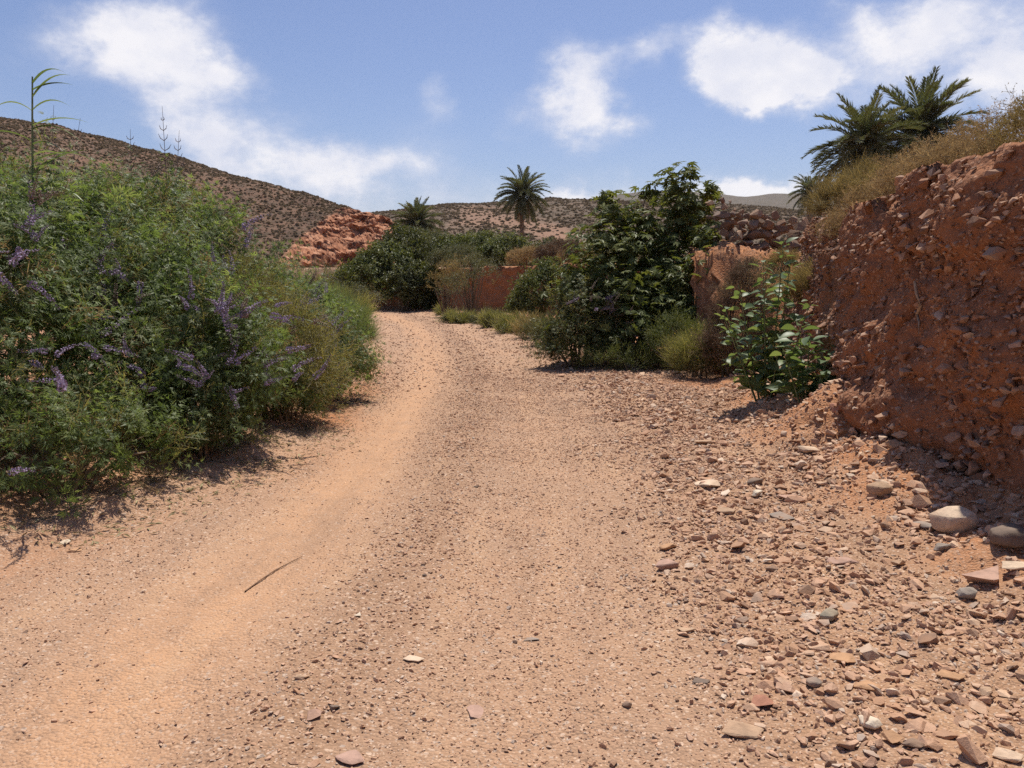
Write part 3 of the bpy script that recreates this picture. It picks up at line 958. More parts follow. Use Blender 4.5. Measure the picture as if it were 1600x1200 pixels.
def bank_disp(S, Z, Hh):
    d = 0.13 * fbm(S * 0.55, Z * 0.7, 0, 3, 201) + 0.13 * fbm(S * 1.7, Z * 1.9, 0, 3, 202)
    strata = np.sin(Z * 8 + 3.0 * noise(S * 0.6, Z * 0.8, 0, 203) + 0.5 * S)
    d = d + 0.04 * np.tanh(strata * 2.0) * (0.4 + 0.6 * sstep(-.2, .4, noise(S * .9, Z * 1.1, 0, 206)))
    d = d + 0.06 * fbm(S * 5, Z * 6.5, 0, 4, 204) + 0.022 * fbm(S * 19, Z * 24, 0, 2, 205)
    d = d - 0.10 * sstep(.45, .8, noise(S * 1.3, Z * 1.2, 0, 207)) - 0.15 * np.exp(-(noise(S * 0.9 + 0.4 * noise(S * 2, Z * 2, 0, 209), Z * 0.12, 0, 208) / .07) ** 2)
    gul = np.exp(-((S - 12.6 - 0.06 * np.sin(Z * 6)) / 0.09) ** 2) * 0.09          # the runnel the root hangs in
    return d - gul - 0.06 * sstep(0.85, 1.0, Hh)


def bank_bulge(y):
    return 0.13 * sstep(8.45, 8.2, y) + 0.12 * sstep(6.6, 6.3, y) - 0.05 * sstep(10.5, 11.5, y)


bank, BG, BS, BP = face_sheet('earth_bank', SCARP[1:10], 0.03, 92, M['bank'], 0.20, bank_disp, 210, bank_bulge)
tag(bank, 'steep cut bank of red earth full of embedded stones beside the road', kind='structure')


def wall_disp(S, Z, Hh):
    d = 0.20 * fbm(S * 0.5, Z * 0.6, 0, 3, 221) + 0.20 * np.abs(fbm(S * 1.3, Z * 0.9, 0, 3, 222)) + 0.13 * fbm(S * 4, Z * 4, 0, 3, 223)
    return d + 0.10 * sstep(0.8, 0.95, Hh) * (0.5 + noise(S * 1.2, 0.5, 0, 224))


ewall, WG, WS_, WP = face_sheet('earth_wall', [(3.17, 12.1), (3.12, 13.0)] + SCARP[11:18], 0.10, 34, M['wall_earth'], 0.35, wall_disp, 230, None, 0.8, ((0.12, 0.02), (0.3, 0.0), (0.5, -0.1)))
tag(ewall, 'crumbling red earth wall along the bend of the road, half hidden by shrubs', 'earth wall')


def embed_stones():
    rg = np.random.default_rng(77)
    rows = 92
    n = 46000
    na = BG.shape[1]
    a = rg.random(n) * (rows - 2); b = (0.35 + 0.65 * rg.random(n)) * (na - 3)
    # fade with layer: stony in the middle, earthier near the road end and at the lip
    S, T = b * 0.03, a / rows
    yy = BP[b.astype(int), 1]
    w = 0.12 + 0.95 * sstep(-0.30, 0.25, fbm(S * 0.9, T * 3.6, 0, 4, 301)) * np.interp(yy, [5, 6.3, 6.8, 8, 8.6, 12], [.45, .50, .6, .8, 1, 1])
    w *= np.interp(T, [0, .08, .3, .7, .85, 1], [.5, .8, 1, 1, .65, .45])
    k = (rg.random(n) < w) & (yy > 3.5)
    a, b, yy, T = a[k], b[k], yy[k], T[k]
    i, j = a.astype(int), b.astype(int)
    fa, fb = (a - i)[:, None], (b - j)[:, None]
    p = (BG[i, j] * (1 - fa) + BG[i + 1, j] * fa) * (1 - fb) + (BG[i, j + 1] * (1 - fa) + BG[i + 1, j + 1] * fa) * fb
    nrm = np.cross(BG[i + 1, j] - BG[i, j], BG[i, j + 1] - BG[i, j])
    nrm /= np.linalg.norm(nrm, axis=1, keepdims=True)
    nrm = np.where((nrm[:, :1] > 0), -nrm, nrm)
    m = len(p)
    size = np.clip(0.024 * np.exp(0.70 * rg.normal(size=m)), 0.008, 0.15)
    size *= np.where(T < 0.2, 1.35, 1.0)
    # bedded nearly flat, dipping a little
    up = np.stack([0.25 * rg.normal(size=m) - 0.35, 0.25 * rg.normal(size=m), np.ones(m)], 1)
    R = basis(up, rg.random(m) * 6.28)
    p = p + nrm * (size * (0.10 + 0.30 * rg.random(m)))[:, None]
    tint = rg.random(m)
    vis = size / p[:, 1] * ((p[:, 1] > 5.0) & (p[:, 0] / p[:, 1] < 0.66))
    big = np.argsort(-vis)[:300]
    isbig = np.zeros(m, bool); isbig[big] = True
    shapes = PEBBLE + GRAVEL[:5]
    which = rg.integers(0, len(shapes), m)
    meshes = [shape_mesh('embedded_stone', T_, M['bank_stone_obj']) for T_ in shapes]
    sm = ~isbig
    tag(instancer('embedded_gravel', p[sm], eulers(R[sm]), np.repeat(size[sm][:, None], 3, 1), which[sm], meshes, bank), kind='stuff')
    for q in big:
        mat = np.eye(4); mat[:3, :3] = R[q] * size[q]; mat[:3, 3] = p[q]
        link('stone', meshes[which[q]], bank, Matrix(mat))


embed_stones()

# ------------------------------------------------------------------ gravel and loose stones
def loose_gravel():
    rg = np.random.default_rng(5)
    xs, ys, ss = [], [], []
    # near: so many stones to the square metre, sizes by zone
    n = 330000
    y = 2.1 + 12.9 * rg.random(n) ** 1.25
    x0, x1 = np.maximum(-0.70 * (y + 0.4), -3.7), np.minimum(0.70 * (y + 0.4), np.where(y > 11.6, 5.0, 3.75))
    x = x0 + (x1 - x0) * rg.random(n)
    area = (x1 - x0) * 12.9 * 1.25 * ((y - 2.1) / 12.9) ** 0.2 / n        # ground area each sample stands for
    z, mk, d, dl = land(x, y)
    u = x - np.interp(y, Y_K, C_K)
    talus = sstep(-1.1, -0.3, d)
    patch = fbm(x * 1.4, y * 1.4, 0, 3, 61)
    rtrack = np.exp(-((u - 0.75) / 0.5) ** 2)
    want = 1250 + 1500 * mk['verge'] + 900 * mk['ridge'] + 1200 * rtrack - 1150 * np.exp(-((u + 0.78) / 0.40) ** 2) - 350 * talus * mk['soil']
    want = want * (1 - sstep(10.0, 15.0, y)) * np.clip(0.85 + 0.7 * patch, 0.25, 1.7) * np.where(d < -0.02, 1, np.where((y > 11.7) & (y < 14.4) & (x < 5.2) & (d < 1.7), 0.35, 0)) * np.where(dl > 0.02, 0.7, 1) * (dl < 1.2)
    k = rg.random(n) < want * area
    v_, r_, t_ = mk['verge'][k], mk['ridge'][k], talus[k]
    med = 0.0098 + 0.0078 * np.clip(v_ + t_, 0, 1) + 0.011 * t_ + 0.003 * r_
    sg = 0.40 + 0.29 * np.clip(v_ + t_, 0, 1) + 0.1 * r_
    m = k.sum()
    size = np.clip(med * np.exp(sg * rg.normal(size=m)), 0.006, 0.035 + 0.085 * np.clip(v_, 0, 1) + 0.09 * t_)
    xs.append(x[k]); ys.append(y[k]); ss.append(np.maximum(size, 1.25 * np.hypot(x[k], y[k]) / 804 * (0.7 + 0.6 * rg.random(m))))
    # farther up the road: only what still shows
    n = 90000
    r = 1 / (1 / 42.0 + rg.random(n) * (1 / 9.5 - 1 / 42.0))
    az = np.radians(-30 + 50 * rg.random(n))
    x, y = r * np.sin(az), r * np.cos(az)
    z, mk, d, dl = land(x, y)
    k = rg.random(n) < sstep(9.5, 14.5, r) * (0.45 + 0.5 * mk['verge'] + 0.3 * mk['ridge'] - 0.25 * mk['track']) * (d < -0.02) * (dl < 0.6)
    m = k.sum()
    px = 1.2 * (1 - rg.random(m)) ** (-1 / 2.8)
    xs.append(x[k]); ys.append(y[k]); ss.append(np.clip(px * r[k] / 804, 0.012, 0.03 + 0.11 * np.clip(mk['verge'][k] + 0.3, 0, 1)))
    x, y, size = np.concatenate(xs), np.concatenate(ys), np.concatenate(ss)
    z, mk, d, dl = land(x, y)
    u = x - np.interp(y, Y_K, C_K)
    rr = np.hypot(x, y)
    vg = mk['verge']
    m = len(x)
    yaw = rg.random(m) * 6.28
    tilt = rg.normal(size=(m, 2)) * np.where(vg > .5, 0.30, 0.16)[:, None]
    scl = np.stack([size * (0.9 + 0.5 * rg.random(m)), size * (0.75 + 0.5 * rg.random(m)), size * (0.75 + 0.7 * rg.random(m))], 1)
    P = np.stack([x, y, z + size * (0.04 + 0.12 * rg.random(m))], 1)
    rot = np.stack([tilt[:, 0], tilt[:, 1], yaw], 1)
    idx = rg.integers(0, len(GRAVEL) + 3, m)
    inview = (np.abs(x / y) < 0.62) & (y > 2.45)
    big = np.argsort(-(size / rr * inview))[:300]
    isbig = np.zeros(m, bool); isbig[big] = True
    shapes = GRAVEL + PEBBLE[:3]
    var = [shape_mesh('gravel_piece', T, M['stone']) for T in shapes]
    g = instancer('gravel', P[~isbig], rot[~isbig], scl[~isbig], idx[~isbig], var)
    tag(g, 'loose pale gravel strewn over the dirt road and its stony verge', 'gravel', kind='stuff')
    objm = [shape_mesh('loose_stone', rock_shape(1500 + i, 12, (.32, .42, .55)[i % 3], .28), M['stone']) for i in range(14)]
    for q in big:
        par = GROUND['dirt_road'] if (dl[q] < 0 and u[q] < 2.1 and d[q] < -0.35) else GROUND['ground']
        mat = Matrix.LocRotScale(Vector(P[q]), Matrix.Rotation(yaw[q], 3, 'Z') @ Matrix.Rotation(tilt[q, 0], 3, 'X'), Vector(scl[q]))
        link('stone', objm[q % 14], par, mat)
    print('gravel pieces', m)


loose_gravel()


def rock_colour_mat(name, c):
    k = tuple(x * 0.72 for x in c)
    b = Nodes(name)
    p = b.pos()
    n = b.noise(p, 14.0, 6.0, 0.65)
    f = b.noise(p, 110.0, 4.0, 0.6)
    col = b.mix(b.rng(n, 0.35, 0.68), c, k)
    col = b.mix(b.rng(b.noise(p, 5.0, 3.0), 0.45, 0.7, 0.0, 0.35), col, (0.42, 0.24, 0.14))
    return b.done(b.principled(col, 0.88, 0.22, b.bump(b.math('ADD', n, b.math('MULTIPLY', f, 0.5)), 0.6, 0.008)))


RC = {'tan': rock_colour_mat('tan_rock', (0.47, 0.315, 0.205)), 'pale': rock_colour_mat('pale_rock', (0.66, 0.50, 0.36)),
      'grey': rock_colour_mat('grey_rock', (0.30, 0.25, 0.21)), 'dark': rock_colour_mat('dark_rock', (0.21, 0.155, 0.12)),
      'red': rock_colour_mat('red_rock', (0.42, 0.20, 0.13)), 'pink': rock_colour_mat('pinkish_rock', (0.45, 0.285, 0.215)),
      'white': rock_colour_mat('whitish_rock', (0.66, 0.56, 0.43)), 'green': rock_colour_mat('greenish_rock', (0.33, 0.29, 0.215)),
      'orange': rock_colour_mat('orange_rock', (0.50, 0.29, 0.16))}
ROCKS = [  # photo column, row, width in photo px, shape, tallness, colour, label
    (1109, 762, 46, 'flat', .8, 'pale', 'thin pale slab with a dark underside at the edge of the stony verge'),
    (1498, 832, 60, 'round', 1.0, 'pale', 'smooth rounded pale boulder at the foot of the cut bank'),
    (1588, 854, 58, 'round', .9, 'dark', 'dark brown rounded boulder next to the smooth pale boulder'),
    (1556, 915, 72, 'block', .85, 'pink', 'large rough pinkish-grey rock below the dark boulder at the picture edge'),
    (1592, 890, 55, 'flat', .6, 'pale', 'flat pale orange slab behind the large pinkish-grey rock'),
    (1378, 776, 36, 'round', .9, 'tan', 'rounded tan stone leaning against a pale wedge on the verge'),
    (1382, 758, 30, 'flat', 1.1, 'pale', 'pale wedge of rock behind the rounded tan stone'),
    (1045, 890, 40, 'block', .8, 'pink', 'pinkish block half sunk at the road edge, paler than the one above it'),
    (1046, 858, 32, 'flat', .8, 'orange', 'rusty brown flat stone just above the pinkish block'),
    (1322, 1037, 46, 'flat', .7, 'orange', 'angular flat orange stone casting a sharp shadow on the verge'),
    (1163, 1150, 70, 'flat', .6, 'tan', 'largest angular slab lying tilted near the lower edge of the picture'),
    (1190, 1108, 46, 'block', .7, 'red', 'reddish block right behind the tilted slab'),
    (1360, 1080, 42, 'block', .7, 'orange', 'orange-brown block below the angular flat orange stone'),
    (1490, 1060, 46, 'flat', .5, 'orange', 'low flat ochre stone alone on the right of the verge'),
    (1546, 1090, 36, 'block', .8, 'tan', 'upright tan stone beside the low flat ochre stone'),
    (1075, 988, 31, 'block', .7, 'tan', 'small tan block on bare dirt at the road edge'),
    (1096, 1066, 32, 'flat', .5, 'dark', 'dark narrow sliver of rock below the small tan block'),
    (1298, 968, 27, 'round', .9, 'green', 'greenish grey rounded pebble in the middle of the verge'),
    (1274, 1073, 22, 'round', .8, 'grey', 'small blue-grey pebble among tan gravel'),
    (1135, 803, 36, 'flat', .9, 'tan', 'tan flake with a dark stone at its end, below the thin pale slab'),
    (1185, 775, 26, 'block', .9, 'white', 'whitish angular stone to the side of the thin pale slab'),
    (1238, 780, 36, 'block', .6, 'pink', 'pink flat block on the upper verge'),
    (1226, 810, 46, 'flat', .4, 'grey', 'broad grey slab lying flush in the rubble'),
    (1323, 882, 52, 'flat', .5, 'pink', 'broad purplish flat rock bedded in the verge'),
    (1514, 936, 30, 'round', .8, 'grey', 'oval grey cobble below the large rough rock'),
    (1525, 968, 30, 'block', .8, 'tan', 'brownish chunk under the oval grey cobble'),
    (1476, 862, 36, 'block', .8, 'grey', 'dark grey triangular stone below the smooth pale boulder'),
    (1448, 824, 48, 'flat', .6, 'grey', 'grey-brown slab leaning beside the smooth pale boulder'),
    (1408, 884, 26, 'block', .8, 'tan', 'small blocky stone between the triangular stone and the purplish rock'),
    (1398, 1160, 36, 'block', .8, 'orange', 'orange block near the lower edge beside a dark block'),
    (1432, 1172, 32, 'block', .8, 'dark', 'dark brown block touching the orange block'),
    (1580, 1192, 50, 'flat', .8, 'pale', 'pale slab cut by the lower corner of the picture'),
    (1362, 1134, 30, 'round', .7, 'white', 'pale grey rounded stone above the orange block'),
    (1305, 560, 37, 'round', 1.0, 'grey', 'grey boulder stuck at the base of the bank, biggest there'),
    (1333, 556, 18, 'block', .9, 'grey', 'small grey stone beside the grey boulder at the bank'),
    (1382, 585, 34, 'block', 1.0, 'tan', 'tan-grey angular boulder on the rubble under the bank'),
    (1416, 580, 28, 'round', .9, 'grey', 'grey cobble next to the tan-grey angular boulder'),
    (1317, 650, 40, 'block', .8, 'red', 'brick-red boulder beside the leafy plant at the bank foot'),
    (1322, 680, 26, 'block', .9, 'orange', 'orange stone just below the brick-red boulder'),
    (1267, 708, 42, 'flat', .9, 'pale', 'cream slab below the leafy plant at the edge of the road'),
    (1400, 700, 26, 'block', .9, 'tan', 'tan stone at the edge of the bank shadow'),
    (1457, 596, 14, 'flat', 1.5, 'white', 'whitish upright chip under the bank'),
    (1420, 615, 22, 'round', .8, 'pink', 'pinkish cobble in the rubble below the boulders'),
    (1182, 757, 28, 'block', .8, 'dark', 'dark stone beside the whitish angular stone'),
    (1105, 694, 40, 'flat', .5, 'tan', 'flat tan slab far up the stony verge'),
    (560, 962, 15, 'block', .9, 'white', 'small whitish stone alone on the left wheel track'),
    (470, 1060, 27, 'flat', .7, 'tan', 'flat tan stone on the left side of the centre ridge'),
    (486, 1125, 30, 'block', .6, 'pink', 'pinkish lump on the centre ridge near the camera'),
    (546, 1194, 46, 'block', .5, 'pink', 'half-buried pink stone at the lower edge of the picture'),
    (521, 1110, 17, 'block', .9, 'dark', 'dark slate-grey stone on the centre ridge'),
    (830, 1000, 30, 'flat', .25, 'grey', 'thin grey flake lying flat in the right wheel track'),
    (746, 1120, 42, 'flat', .35, 'pink', 'broad pale pink flake in the right wheel track'),
    (645, 1032, 36, 'flat', .45, 'pale', 'cream flat stone between the wheel tracks'),
    (112, 862, 26, 'flat', .5, 'orange', 'flat orange stone at the road edge under the flowering shrubs'),
    (98, 848, 24, 'flat', .4, 'white', 'whitish flake beside the flat orange stone'),
    (564, 576, 18, 'block', .9, 'white', 'whitish stone at the road edge beyond the shrubs, by the feathery shrub'),
    (663, 900, 9, 'block', .9, 'dark', 'small dark brown stone on the centre ridge'),
    (746, 760, 11, 'block', .9, 'dark', 'small blackish stone on the centre ridge farther up the road'),
]


def hero_rocks():
    rg = np.random.default_rng(99)
    for q, (u, v, w, kind, tall, colr, label) in enumerate(ROCKS):
        a_, b_ = ray(u, v)
        yy = np.arange(2.3, 20, 0.02)
        xx, zz = a_ * yy, CAM_H + b_ * yy
        hz_, _, dd_, _ = land(xx, yy)
        k_ = int(np.argmax((zz <= hz_ + 0.01) | ((dd_ > -0.06) & (yy < 12))))
        x, y, z = xx[k_], yy[k_], zz[k_] if dd_[k_] > -0.06 else hz_[k_]
        size = w / FPX * math.hypot(y, CAM_H) * 1.22
        T = {'flat': BIGROCK[(q % 3) * 3], 'block': BIGROCK[(q % 3) * 3 + 1 + q % 2], 'round': ROUND[q % 4]}[kind]
        V, F = T
        acc = Acc(); acc.add(V, F)
        me = acc.mesh('rock', RC[colr], kind == 'round')
        o = link('rock', me)
        o.scale = (size, size * (0.75 + 0.3 * rg.random()), size * tall)
        hz = (V[:, 2].max() - V[:, 2].min()) * size * tall
        o.location = (x, y + size * 0.2, z + hz * 0.36)
        o.rotation_euler = (rg.normal() * 0.08, rg.normal() * 0.08, rg.normal() * 0.35 + (math.pi if rg.random() < .5 else 0))
        tag(o, label, 'stone', 'loose stones lying on the road and verge')


hero_rocks()

# ------------------------------------------------------------------ dry stone wall on the terrace edge
def stone_wall():
    root = thing('dry_stone_wall', 'low tumbledown dry stone wall on the terrace edge above the orange slope', 'stone wall', (4.5, 14.5, 2.0))
    base = Vector(root.location)
    rg = np.random.default_rng(31)
    meshes = [shape_mesh('wall_stone', rock_shape(1700 + i, 12, (.55, .62, .75)[i % 3], .24, 1 if i < 5 else 0), M['wall_stone']) for i in range(10)]
    A, B = np.array([3.40, 14.15]), np.array([5.9, 14.6])
    L = np.linalg.norm(B - A); t = (B - A) / L; nn = np.array([-t[1], t[0]])
    for row in range(2):
        for layer in range(5):
            s = -0.05 + rg.random() * 0.2
            while s < L:
                sz = (0.37 - 0.045 * layer) * (0.65 + 0.6 * rg.random())
                top = 0.62 + 0.12 * math.sin(s * 2.3 + 1) + 0.05 * math.sin(s * 7)
                zz = 0.10 + layer * 0.15 + 0.03 * rg.normal()
                if zz < top:
                    p = A + t * (s + sz / 2) + nn * (row * 0.26 + 0.05 * rg.normal())
                    z0 = float(H(np.array([p[0]]), np.array([p[1]]))[0])
                    mat = Matrix.LocRotScale(Vector((p[0], p[1], z0 + zz)) - base,
                                             Matrix.Rotation(rg.random() * 6.28, 3, 'Z') @ Matrix.Rotation(rg.normal() * .3, 3, 'X') @ Matrix.Rotation(rg.normal() * .3, 3, 'Y'),
                                             Vector((sz * 1.15, sz, sz * (0.8 + 0.3 * rg.random()))))
                    link('stone', meshes[rg.integers(0, 10)], root, mat)
                s += sz * 0.78


stone_wall()

# ------------------------------------------------------------------ foliage templates
def add_leaf(V, F, p, d, n, L, w, droop=0.15, wide=0.42):
    d = d / np.linalg.norm(d)
    side = np.cross(d, n); side /= np.linalg.norm(side) + 1e-9
    up = np.cross(side, d)
    k = len(V)
    V += [p, p + d * L * wide + side * w / 2 + up * w * .12, p + d * L - up * L * droop, p + d * L * wide - side * w / 2 + up * w * .12]
    F.append((k, k + 1, k + 2, k + 3))


def add_strip(V, F, p, q, w, n):
    d = q - p
    side = np.cross(d, n); side /= np.linalg.norm(side) + 1e-9
    k = len(V)
    V += [p - side * w / 2, p + side * w / 2, q + side * w / 3, q - side * w / 3]
    F.append((k, k + 1, k + 2, k + 3))


def finish(V, F, rg, jit=0.10):
    V = np.array(V); F = np.array(F)
    t = np.zeros(len(V))
    fj = rg.normal(size=len(F)) * jit
    t[F] = fj[:, None]
    return V, F, t


def unit(v):
    v = np.asarray(v, float)
    return v / np.linalg.norm(v)


def spray_vitex(rg, L=0.42, leaf=0.085, nodes=8):
    V, F = [], []
    bend = rg.normal(size=2) * 0.25
    for i in range(nodes):
        t = (i + 0.6) / nodes
        p = np.array([bend[0] * t * t * L, bend[1] * t * t * L, t * L])
        s = leaf * (1.1 - 0.45 * t) * (0.85 + 0.3 * rg.random())
        for k in range(2):
            az = i * 1.57 + k * 3.14 + rg.normal() * 0.35
            out = unit([math.cos(az), math.sin(az), 0.55 - 0.2 * rg.random()])
            q = p + out * 0.035
            tan = unit([-math.sin(az), math.cos(az), 0.25 * rg.normal()])
            nrm = unit(np.cross(tan, out) * -1)
            if nrm[2] < 0: nrm = -nrm
            for a, f in ((-1.15, .6), (-0.55, .9), (0, 1.1), (0.55, .9), (1.15, .6)):
                a += rg.normal() * 0.12
                dd = math.cos(a) * out + math.sin(a) * tan + np.array([0, 0, 0.15 * rg.normal()])
                add_leaf(V, F, q, dd, nrm, s * f, s * f * 0.19, 0.18)
        add_strip(V, F, p - np.array([0, 0, L / nodes]), p, 0.006, np.array([rg.normal(), rg.normal(), 0.1]))
    return finish(V, F, rg)


def spray_small(rg, L=0.34, leaf=0.028, n=46, w=0.34, out=0.9):
    V, F = [], []
    twigs = [(np.zeros(3), unit([0.2 * rg.normal(), 0.2 * rg.normal(), 1]), L)]
    for k in range(5):
        twigs.append((np.array([0, 0, L * (0.15 + .13 * k)]), unit([rg.normal(), rg.normal(), 0.9]), L * 0.5))
    for (p, d, l) in twigs:
        add_strip(V, F, p, p + d * l, 0.005, rg.normal(size=3))
        for k in range(n // 6):
            t = (k + rg.random()) / (n // 6)
            dd = unit(d + out * rg.normal(size=3))
            add_leaf(V, F, p + d * l * t, dd, rg.normal(size=3), leaf * (0.7 + 0.6 * rg.random()), leaf * w, 0.1)
    return finish(V, F, rg)


def spray_fine(rg, L=0.45, n=26, w=0.006, spread=0.35):
    V, F = [], []
    for k in range(n):
        d = unit([spread * rg.normal(), spread * rg.normal(), 1])
        l = L * (0.5 + 0.5 * rg.random())
        p = np.array([0.03 * rg.normal(), 0.03 * rg.normal(), 0.15 * L * rg.random()])
        m = p + d * l * 0.55
        e = p + d * l + np.array([0.06 * rg.normal(), 0.06 * rg.normal(), -0.03]) * L
        nn = rg.normal(size=3)
        add_strip(V, F, p, m, w, nn); add_strip(V, F, m, e, w * 0.7, nn)
    return finish(V, F, rg)


def spray_twig(rg, L=0.36, n=16, w=0.006, leaf=0.022):
    V, F = [], []
    def grow(p, d, l, depth):
        q = p + d * l
        add_strip(V, F, p, q, w * (0.45 + 0.3 * depth), rg.normal(size=3))
        if depth == 0:
            for _ in range(2):
                add_leaf(V, F, p + d * l * rg.random(), unit(d + rg.normal(size=3)), rg.normal(size=3), leaf * (0.6 + rg.random()), leaf * .4, 0)
            return
        for _ in range(3):
            grow(p + d * l * (0.4 + 0.6 * rg.random()), unit(d + 0.55 * rg.normal(size=3)), l * 0.62, depth - 1)
    for _ in range(2):
        grow(np.zeros(3), unit([0.3 * rg.normal(), 0.3 * rg.normal(), 1]), L * 0.5, 2)
    return finish(V, F, rg)


def spray_broad(rg, L=0.45, leaf=0.11, n=20, w=0.42):
    V, F = [], []
    for k in range(n):
        t = 0.1 + 0.9 * (k + rg.random()) / n
        az = k * 2.4 + rg.normal() * .3
        d = unit([math.cos(az), math.sin(az), 0.6 + 0.3 * rg.normal()])
        p = np.array([0.05 * rg.normal(), 0.05 * rg.normal(), L * t])
        nn = unit(np.array([-0.5 * math.cos(az), -0.5 * math.sin(az), 1]) + 0.4 * rg.normal(size=3))
        add_leaf(V, F, p, d, nn, leaf * (0.7 + 0.5 * rg.random()), leaf * w, 0.2)
    add_strip(V, F, np.zeros(3), np.array([0, 0, L]), 0.008, np.array([1.0, .3, 0]))
    return finish(V, F, rg)


def tuft(rg, L=0.3, n=34, w=0.006):
    V, F = [], []
    for k in range(n):
        az = rg.random() * 6.28
        d = unit([math.cos(az) * .5 * rg.random(), math.sin(az) * .5 * rg.random(), 1])
        p = np.array([0.05 * rg.normal(), 0.05 * rg.normal(), 0])
        l = L * (0.5 + 0.6 * rg.random())
        m = p + d * l * .6
        e = m + unit([d[0] * 2.2, d[1] * 2.2, .6]) * l * .5
        nn = np.array([math.cos(az), math.sin(az), 0.3])
        add_strip(V, F, p, m, w, nn); add_strip(V, F, m, e, w * .7, nn)
    return finish(V, F, rg)


_rg = np.random.default_rng(4242)
TP = {'vitex': [spray_vitex(_rg) for _ in range(6)],
      'vitex_far': [spray_vitex(_rg, 0.45, 0.12, 6) for _ in range(4)],
      'small': [spray_small(_rg) for _ in range(6)],
      'small_far': [spray_small(_rg, 0.42, 0.055, 36, 0.4) for _ in range(5)],
      'fine': [spray_fine(_rg) for _ in range(5)],
      'fine_far': [spray_fine(_rg, 0.5, 18, 0.012, 0.4) for _ in range(4)],
      'twig': [spray_twig(_rg) for _ in range(6)],
      'twig_far': [spray_twig(_rg, 0.5, 16, 0.014, 0.05) for _ in range(4)],
      'broad': [spray_broad(_rg) for _ in range(6)],
      'broad_far': [spray_broad(_rg, 0.6, 0.17, 18, 0.5) for _ in range(5)],
      'tuft': [tuft(_rg) for _ in range(5)],
      'tuft_far': [tuft(_rg, 0.42, 30, 0.013) for _ in range(4)]}


def flower_spike(seed, dry=False):
    rg = np.random.default_rng(seed)
    acc = Acc()
    L = 0.20
    bend = 0.05 * rg.normal(size=2)
    def c(t):
        return np.array([bend[0] * t * t, bend[1] * t * t, L * t])
    tube(acc, [c(0), c(.35), c(.7), c(1)], [.003, .0025, .002, .001], 3, 0.2, 1)
    T = (np.array([[1, 0, 0], [-.5, .87, 0], [-.5, -.87, 0], [0, 0, 1.3]]) * 0.5, np.array([[0, 1, 3], [1, 2, 3], [2, 0, 3]]), np.zeros(4))
    n = 70
    t = 0.12 + 0.86 * np.floor(np.linspace(0, 11.99, n)) / 12 + 0.02 * rg.random(n)
    az = rg.random(n) * 6.28
    rad = 0.018 * (1.15 - 0.8 * t)
    d = np.stack([np.cos(az), np.sin(az), 0.5 + 0 * az], 1)
    P = np.stack([c(q) for q in t]) + d * rad[:, None] * 0.7
    stamp(acc, T, basis(d, az), P, 0.013 * (1.2 - 0.65 * t) * (0.8 + 0.5 * rg.random(n)), np.where(t > 0.72, 0.05, 0.35 + 0.6 * rg.random(n)))
    return acc.mesh('flower_spike', [M['flower_dry'] if dry else M['flower'], M['green_stem']])


SPIKES = [flower_spike(60 + i) for i in range(4)]
SPIKES_DRY = [flower_spike(70 + i, True) for i in range(3)]


def lump_points(lumps, n, rg, depth=0.35, low=-0.25, up=0.0):
    """points in the outer shell of a union of ellipsoids, with outward normals"""
    L = np.array(lumps, float)
    area = (L[:, 3] * L[:, 4] + L[:, 3] * L[:, 5] + L[:, 4] * L[:, 5])
    out_p, out_n = [], []
    got = 0
    for _ in range(12):
        k = rg.choice(len(L), n, p=area / area.sum())
        d = rg.normal(size=(n, 3)); d /= np.linalg.norm(d, axis=1, keepdims=True)
        ok = d[:, 2] > low
        c, r = L[k, :3], L[k, 3:6]
        shell = 1 - depth * rg.random(n) ** 1.6
        shell *= 1 + 0.20 * noise(d[:, 0] * 2.2 + k * 7, d[:, 1] * 2.2, d[:, 2] * 2.2, 88) + 0.14 * noise(d[:, 0] * 5 + k * 7, d[:, 1] * 5, d[:, 2] * 5, 89)
        p = c + d * r * shell[:, None]
        ins = np.zeros(n)
        for q in range(len(L)):
            dist = np.linalg.norm((p - L[q, :3]) / L[q, 3:6], axis=1)
            ins = np.maximum(ins, np.where(k == q, 0, 1 - dist))
        ok &= (ins < depth * 0.8) & (p[:, 2] > 0.02)
        nn = d / r; nn /= np.linalg.norm(nn, axis=1, keepdims=True)
        out_p.append(p[ok]); out_n.append(nn[ok]); got += ok.sum()
        if got >= n:
            break
    return np.concatenate(out_p)[:n], np.concatenate(out_n)[:n]


SHRUB_SEED = [1000]


